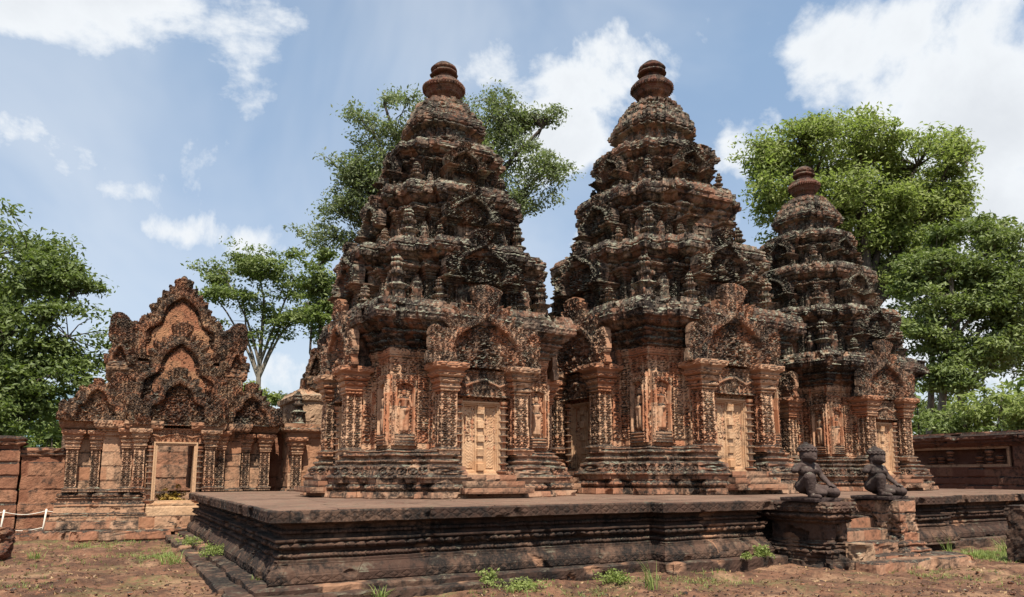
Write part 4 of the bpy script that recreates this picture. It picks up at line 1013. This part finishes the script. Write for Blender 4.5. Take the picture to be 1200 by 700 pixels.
def tree(label, base, top, r0, blobs, nclus, per, size, lmat, bmat, seed, cr=.9, grp='trees behind the temple', flat=.45, cat='tree', trunk_frac=.9, shell=.55, holes=0.):
    """blobs: (centre, (rx, ry, rz)); limbs run from the trunk to the leaf clumps"""
    g = np.random.default_rng(seed); rn = random.Random(seed)
    base = Vector(base); top = Vector(top)
    t = empty('tree' if cat == 'tree' else 'bush', base); tag(t, label, cat, grp)
    vol = np.array([b_[1][0] * b_[1][1] * b_[1][2] for b_ in blobs]) ** (2 / 3.); vol /= vol.sum()
    cs = []; rs = []
    for (c, r), v in zip(blobs, vol):
        k = max(3, int(nclus * v)); d = g.normal(size=(k, 3)); d /= np.linalg.norm(d, axis=1)[:, None]
        p = np.array(c) + d * (shell + (1 - shell) * g.random(k) ** .6)[:, None] * np.array(r); 
        p = p + (np.stack([fbm(p * .45, 3, seed + q_) for q_ in (1, 2, 3)], 1) - .5) * np.array([5.5, 5.5, 3.6])
        if holes: p = p[fbm(p * .35, 2, seed) > holes]
        cs.append(p)
    cs = np.concatenate(cs); rs = cr * (.6 + .8 * g.random(len(cs)))
    keep = cs[:, 2] > base.z + .1; cs = cs[keep]; rs = rs[keep]
    me = leaves('crown', cs - np.array(base), rs, per, size, lmat, seed, flat)
    link('crown', me, t)
    if bmat:
        V = []; F = []
        def add(pts, rads, n=6):
            o = len(V); u = None
            for i, p in enumerate(pts):
                d = (pts[min(i + 1, len(pts) - 1)] - pts[max(i - 1, 0)]).normalized()
                u = d.orthogonal().normalized() if u is None else (u - d * u.dot(d)).normalized(); v = d.cross(u)
                for k in range(n): a = 2 * PI * k / n; V.append(tuple(p - base + (u * math.cos(a) + v * math.sin(a)) * rads[i]))
            for i in range(len(pts) - 1):
                for k in range(n): F.append((o + i * n + k, o + i * n + (k + 1) % n, o + (i + 1) * n + (k + 1) % n, o + (i + 1) * n + k))
        n = 14; tp_ = []
        for i in range(n + 1):
            q = i / n; tp_.append(base.lerp(top, q) + Vector((math.sin(q * 5 + seed), math.cos(q * 4 + seed), 0)) * r0 * .9 * q)
        add(tp_, [r0 * (1.25 - .95 * i / n) if i else r0 * 1.6 for i in range(n + 1)], 10)
        mains = []
        for (c, r) in blobs:
            c = Vector(c); zt = (c.z - base.z) * .62 / max((top - base).z, .1); q = min(max(zt, .62), .97); s = tp_[int(q * n)]
            mid = s.lerp(c, .5) + Vector((rn.uniform(-.5, .5), rn.uniform(-.5, .5), rn.uniform(-.2, .9)))
            pts = [s, s.lerp(mid, .5) + Vector((0, 0, .2)), mid, mid.lerp(c, .5) + Vector((0, 0, .2)), c]
            rr = r0 * .45; add(pts, [rr, rr * .85, rr * .65, rr * .5, rr * .35]); mains.append((pts, rr))
        for p in cs[::2]:
            p = Vector(p); best = min(((q - p).length, q) for pts, rr in mains for q in pts[1:])[1] if mains else top
            mid = best.lerp(p, .5) + Vector((rn.uniform(-.3, .3), rn.uniform(-.3, .3), rn.uniform(-.1, .4)))
            add([best, mid, p], [r0 * .13, r0 * .08, r0 * .03], 4)
        link('trunk', mesh_np('trunk', V, np.array(F), bmat, smooth=True), t)
    return t
def B(px, py, dist, rpx, rpy, dd=None):
    c = at_px(px, py, dist); k = dist / F_ * 1.0
    return (tuple(c), (rpx * k, (dd or rpx) * k, rpy * k))
def gnd_at(px, dist): p = at_px(px, 556, dist); return (p.x, p.y, GZ)
D = 40
tree('dense dark green tree rising over the wall at the left edge', gnd_at(-5, D), at_px(10, 330, D), .38,
     [B(-10, 300, D, 62, 55), B(40, 330, D, 50, 50), B(80, 395, D - 1, 36, 38), B(10, 400, D - 2, 70, 55), B(60, 440, D - 2, 45, 40), B(-20, 470, D - 2, 70, 40), B(30, 492, D - 2, 42, 26), B(85, 345, D, 20, 18), B(-45, 370, D, 60, 70)],
     900, 62, .15, M['leafdark'], M['barkd'], 21, 1.0, holes=.25, shell=.4)
D = 62
tree('slender tall tree with a thin open crown right of the gate', gnd_at(302, D), at_px(306, 345, D), .30,
     [B(262, 322, D, 30, 18), B(300, 305, D, 38, 16), B(345, 330, D, 26, 24), B(285, 350, D, 32, 16), B(335, 372, D, 30, 16), B(300, 385, D, 22, 12), B(250, 345, D, 18, 9), B(362, 355, D, 20, 24)],
     300, 46, .17, M['leafmid'], M['bark'], 22, 1.15, flat=.35, shell=.2)
D = 47
tree('pale tree whose branches show left and right behind the left tower', gnd_at(470, D), at_px(500, 200, D), .5,
     [B(440, 160, D, 38, 26), B(430, 220, D, 40, 40), B(405, 205, D, 34, 24), B(410, 250, D, 42, 18), B(395, 278, D, 30, 16), B(590, 150, D, 42, 26), B(635, 150, D, 28, 26), B(640, 200, D, 28, 24), B(615, 235, D, 34, 18), B(600, 190, D, 44, 34), B(520, 150, D, 60, 28), B(450, 120, D, 18, 8), B(475, 230, D, 60, 50), B(585, 120, D, 22, 10)],
     1100, 46, .125, M['leafpale'], M['barkd'], 23, .9, shell=.2, flat=.5)
D = 58
tree('green tree low behind the left side of the left tower', gnd_at(372, D), at_px(375, 350, D), .35,
     [B(375, 310, D, 22, 12), B(378, 340, D, 26, 18), B(365, 378, D, 24, 16), B(395, 400, D, 26, 20), B(390, 360, D, 28, 20)], 110, 60, .19, M['leafmid'], M['barkd'], 24, .9, shell=.25)
D = 60
tree('huge bright green tree with a broad crown behind the right tower', gnd_at(1010, D), at_px(1010, 230, D), .8,
     [B(940, 175, D, 55, 34), B(1010, 165, D, 60, 34), B(1075, 195, D, 50, 34), B(905, 225, D, 34, 30), B(960, 240, D, 60, 40), B(1040, 245, D, 62, 36), B(1105, 235, D, 34, 28), B(1060, 290, D, 50, 24), B(1122, 188, D, 20, 9), B(1000, 290, D, 40, 24), B(1090, 260, D, 50, 40), B(900, 190, D, 25, 28), B(1080, 320, D, 46, 22)],
     1300, 60, .19, M['leafbright'], M['barkd'], 25, 1.35, holes=.26, shell=.4)
D = 48
tree('tall layered green tree on a pale trunk at the right edge', gnd_at(1088, D), at_px(1120, 300, D), .27,
     [B(1165, 275, D, 44, 16), B(1110, 320, D, 36, 22), B(1160, 325, D, 44, 22), B(1120, 365, D, 46, 20), B(1185, 370, D, 34, 18), B(1090, 400, D, 34, 22), B(1150, 410, D, 44, 20), B(1110, 440, D, 38, 18), B(1190, 300, D, 26, 12)],
     800, 50, .16, M['leafmid'], M['bark'], 26, 1.1, flat=.35, shell=.25)
D = 52
tree('thin pale trunked tree standing in the shade at the far right', gnd_at(1128, D), at_px(1122, 380, D), .30,
     [B(1130, 345, D, 30, 24), B(1195, 420, D, 40, 26), B(1230, 380, D, 40, 50), B(1240, 320, D, 40, 40)], 260, 45, .17, M['leafmid'], M['bark'], 27, .9, shell=.3)
tree('leaning pale trunked tree just beyond the dark gallery', gnd_at(1083, 50), at_px(1100, 300, 50), .24, [B(1098, 300, 50, 22, 16), B(1085, 340, 50, 26, 22)], 70, 50, .18, M['leafdark'], M['bark'], 28, .9)
for i, (px, py, d, rx, rz, m, lab) in enumerate(((1175, 470, 42, 42, 26, 'leafbright', 'bright green leafy bush rising over the gallery at the right edge'), (1130, 492, 44, 32, 14, 'leafmid', 'low green bush just beyond the dark gallery roof'),
      (1205, 495, 40, 30, 18, 'leafbright', 'yellow green low bush at the far right behind the gallery'), (62, 508, 60, 16, 10, 'leafbright', 'small bright bush between the dark tree and the gate'), (300, 462, 60, 13, 16, 'leafbright', 'light green bush behind the right shoulder of the gate'),
      (350, 472, 64, 22, 14, 'leafpale', 'pale bush behind the ruined shrine left of its top'), (375, 478, 60, 14, 20, 'leafmid', 'green bush between the ruined shrine and the left tower'), (1075, 470, 60, 40, 36, 'leafdark', 'dark thicket behind the right tower and the gallery'))):
    c, r = B(px, py, d, rx, rz)
    base = (c[0], c[1], GZ)
    low = (c[0], c[1], (c[2] + GZ) / 2)
    tree(lab, base, (c[0], c[1], c[2]), .12, [(c, r), (low, (r[0] * .8, r[1] * .8, (c[2] - GZ) * .5))], 130, 50, .15, M[m], M['barkd'], 40 + i, .6, 'bushes behind the walls', .6, 'bush', shell=.4)
# far wood reads as one mass
g = np.random.default_rng(77)
pts = []
for i in range(1900):
    a = g.uniform(-42, 42); d = g.uniform(70, 105); top_ = 6.5 + 3.2 * math.sin(a * .33) + 2.0 * math.sin(a * .9 + 1)
    if 10 < a < 60: top_ += 5
    if -26 < a < 5: top_ *= .45
    az_ = R(a + 28.7); pts.append((math.sin(az_) * d, math.cos(az_) * d, g.uniform(-.2, max(1.5, top_))))
o = link('woodland', leaves('woodland', pts, np.full(len(pts), 2.0), 28, .42, M['leafdark'], 5, .7)); tag(o, 'distant dark woodland behind the temple enclosure', 'woodland', kind='stuff')
# distant hill
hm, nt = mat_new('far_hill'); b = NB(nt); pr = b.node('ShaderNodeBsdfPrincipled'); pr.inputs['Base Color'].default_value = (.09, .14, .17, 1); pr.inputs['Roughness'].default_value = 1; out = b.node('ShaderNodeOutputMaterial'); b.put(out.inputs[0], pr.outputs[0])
c = at_px(75, 556, 900); hx = np.linspace(-1, 1, 50); HX, HY = np.meshgrid(hx, hx)
HZ = np.clip(1 - HX ** 2 - HY ** 2, 0, 1) * 105 + (fbm(np.stack([HX.ravel() * 6, HY.ravel() * 6, 0 * HX.ravel()], 1), 4, 2).reshape(HX.shape) - .5) * 22 * np.clip(1.2 - HX ** 2 - HY ** 2, 0, 1) - 6
idx = np.arange(HX.size).reshape(HX.shape)
hill = link('hill', mesh_np('hill', np.stack([HX.ravel() * 420 + c.x, HY.ravel() * 420 + c.y, HZ.ravel()], 1), np.stack([idx[:-1, :-1], idx[:-1, 1:], idx[1:, 1:], idx[1:, :-1]], -1).reshape(-1, 4), hm, smooth=True)); tag(hill, kind='structure')

# grasses
M['grass'] = leaf_mat('grass_blades', (.09, .14, .03), (.26, .30, .09), .3)
def tuft(n, h, spread, seed, wid=.012, lean=.6):
    g = np.random.default_rng(seed); V = []; F = []; T = []
    for i in range(n):
        a = g.uniform(0, 2 * PI); r = spread * g.random() ** .7; x, y = r * math.cos(a), r * math.sin(a)
        la = a + g.normal() * .7; L_ = h * g.uniform(.45, 1.1); ln = lean * g.uniform(.2, 1.2); tt = g.random()
        px_, py_ = -math.sin(la), math.cos(la); o = len(V)
        for k in range(5):
            q = k / 4; w = wid * (1 - q * .92) * (.7 + .6 * q if q < .4 else 1); rr = ln * L_ * q * q; zz = L_ * (q - .35 * ln * q * q)
            cx_, cy_ = x + math.cos(la) * rr, y + math.sin(la) * rr
            V.append((cx_ - px_ * w, cy_ - py_ * w, zz)); V.append((cx_ + px_ * w, cy_ + py_ * w, zz)); T += [tt, tt]
        for k in range(4): F.append((o + 2 * k, o + 2 * k + 1, o + 2 * k + 3, o + 2 * k + 2))
    return V, F, T
def tuft_obj(label, loc, n, h, spread, seed, wid=.012, lean=.6, mat='grass'):
    V, F, T = tuft(n, h, spread, seed, wid, lean); o = link('grass_tuft', mesh_np('grass_tuft', V, np.array(F), M[mat], T), None, loc); tag(o, label, 'grass tuft', 'grass tufts'); return o
def herb_obj(label, loc, n, r, hh, seed, size=.03):
    g = np.random.default_rng(seed); cs = np.stack([g.normal(size=n) * r * .45, g.normal(size=n) * r * .45, np.abs(g.normal(size=n)) * hh * .5 + .02], 1)
    lm_ = leaves('weed', cs, np.full(n, r * .5), 12, size, M['leafbright'], seed, .7)
    bm = bmesh.new(); bm.from_mesh(lm_)
    for c in cs:
        v = [bm.verts.new(q) for q in ((0, 0, 0), (.006, 0, 0), (c[0] + .004, c[1], c[2]), (c[0], c[1], c[2]))]; bm.faces.new(v)
    bm.to_mesh(lm_); bm.free(); o = link('weed', lm_, None, loc); tag(o, label, 'weed', 'weeds on the terrace foot'); return o
def gz(x, y): return float(ground_h(np.array([[x]]), np.array([[y]]))[0, 0])
def on_ground(px, py):
    d = at_px(px, py, 1.) - Vector((0, 0, 1.65)); k = (GZ - 1.65) / d.z; p = Vector((0, 0, 1.65)) + d * k; return (p.x, p.y, gz(p.x, p.y))
def on_z(px, py, z):
    d = at_px(px, py, 1.) - Vector((0, 0, 1.65)); k = (z - 1.65) / d.z; return tuple(Vector((0, 0, 1.65)) + d * k)
tuft_obj('long bladed grass clump growing on the terrace paving before the left tower', on_z(496, 584, 1.12), 16, .42, .05, 1, .014, .9)
tuft_obj('tall thin grass growing in the terrace corner break', on_ground(765, 690), 26, .55, .12, 2, .010, .5)
tuft_obj('pale bladed grass clump at the bottom centre edge of the terrace', on_ground(445, 704), 34, .26, .10, 3, .012, 1.3)
tuft_obj('bushy grass clump on the earth left of the terrace kerb', on_ground(200, 664), 60, .36, .22, 4, .010, 1.0)
tuft_obj('small grass clump on the earth at the left before the gate', on_ground(42, 656), 40, .26, .16, 5, .010, 1.0)
tuft_obj('upright grass stems right of the stair', on_ground(1112, 652), 24, .5, .10, 6, .010, .4)
tuft_obj('tallest grass clump by the right edge stone block', on_ground(1182, 648), 70, .5, .25, 7, .010, .6)
tuft_obj('wide grass patch right of the stair foot', on_ground(1140, 656), 120, .22, .5, 8, .010, .9)
tuft_obj('thin grass sprouting on the left terrace kerb near the corner', on_z(300, 680, .0), 16, .10, .12, 9, .006, .8)
herb_obj('leafy weed on the left terrace kerb, farther one', on_z(222, 637, 0.02), 26, .30, .12, 11)
herb_obj('leafy weed on the left terrace kerb, nearer one', on_z(250, 650, 0.02), 34, .30, .16, 12)
herb_obj('round leafy weed at the foot of the terrace below the left tower', on_ground(570, 690), 60, .22, .18, 13)
herb_obj('low spreading weed at the terrace foot right of the round weed', on_ground(612, 692), 50, .36, .07, 14)
herb_obj('sprawling weed at the terrace foot below the break', on_ground(722, 684), 50, .26, .12, 15)
herb_obj('leafy weed growing low beside the left moulded pedestal', on_z(893, 652, 0.), 50, .16, .16, 16)
herb_obj('tiny weed left of the weed beside the pedestal', on_z(875, 655, 0.), 18, .10, .08, 17)
g = np.random.default_rng(9); V = []; F = []; T = []
def patch(px, py, n, rx):
    c = on_ground(px, py)
    for i in range(n):
        x = c[0] + g.normal() * rx; y = c[1] + g.normal() * rx
        if x > 1.5 and 10.75 < y < 24.3: continue
        v, f, t_ = tuft(6, g.uniform(.05, .13), .05, int(g.integers(1e6)), .005, .9); o_ = len(V); zz = gz(x, y)
        V.extend([(a + x, b_ + y, c_ + zz) for a, b_, c_ in v]); F.extend([tuple(q + o_ for q in ff) for ff in f]); T.extend(t_)
for px, py, n, rx in ((20, 618, 220, .6), (40, 615, 160, .5), (190, 655, 160, .3), (110, 640, 120, .6), (180, 650, 90, .6), (70, 660, 60, .8), (130, 635, 80, .5), (640, 694, 40, .5), (790, 682, 70, .4), (840, 678, 60, .4), (700, 698, 30, .4), (1130, 654, 420, .5), (1180, 652, 320, .5), (1160, 648, 200, .4), (1090, 672, 60, .5), (560, 700, 30, .4), (1150, 680, 50, .6), (230, 660, 60, .5), (20, 690, 30, .5)):
    patch(px, py, n, rx)
o = link('ground_grass', mesh_np('ground_grass', V, np.array(F), M['grass'], T)); tag(o, 'thin scattered green grass on the red earth', 'grass', kind='stuff')
# pebbles on the earth
V = []; F = []; T = []
pb = bmesh.new(); bmesh.ops.create_icosphere(pb, subdivisions=1, radius=1); bv = np.array([v.co[:] for v in pb.verts]); bf = np.array([[v.index for v in f.verts] for f in pb.faces]); pb.free()
for i in range(4500):
    px = g.uniform(-20, 1220); py = 700 - 80 * g.random() ** 1.5 if i % 3 else g.uniform(600, 700)
    c = on_ground(px, py); x, y = c[0] + g.normal() * .2, c[1] + g.normal() * .2
    if x > 1.6 and y > 10.8: continue
    s = g.uniform(.008, .032) * (2.2 if g.random() < .05 else 1)
    v = bv * (s * np.array([1, g.uniform(.6, 1), g.uniform(.4, .7)])) * (1 + .25 * g.normal(size=(len(bv), 1))) + np.array([x, y, gz(x, y) + s * .2])
    F.append(bf + len(V) * 1 if False else bf + sum(0 for _ in ())); F[-1] = bf + len(T); V.append(v); T.extend([g.random()] * len(bv))
o = link('pebbles', mesh_np('pebbles', np.concatenate(V), np.concatenate(F), M['later'], T)); tag(o, 'small pebbles scattered over the red earth', 'pebbles', kind='stuff')
n_ = 2600; q = []
for i in range(n_):
    c = on_ground(g.uniform(-30, 1230), 600 + 105 * g.random()); x, y = c[0] + g.normal() * .4, c[1] + g.normal() * .4
    if x > 1.6 and y > 10.8: continue
    q.append((x, y, gz(x, y) + .012))
M['litter'] = leaf_mat('fallen_leaves', (.10, .055, .028), (.34, .22, .11), .1)
o = link('leaf_litter', leaves('leaf_litter', q, np.full(len(q), .05), 2, .035, M['litter'], 31, .1)); tag(o, 'dry brown leaf litter strewn over the red earth', 'leaf litter', kind='stuff')
# dead leaves piled in the gate doorway
cs = np.stack([g.normal(size=60) * .25, g.normal(size=60) * .12, np.abs(g.normal(size=60)) * .17], 1)
M['dry'] = leaf_mat('dry_leaves', (.20, .11, .03), (.40, .28, .06), .2)
o = link('leaf_heap', leaves('leaf_heap', cs, np.full(60, .12), 10, .07, M['dry'], 4, .7), None, (1.8, 25.3, .78)); tag(o, 'heap of dry yellow leaves and twigs inside the gate doorway', 'leaf heap')
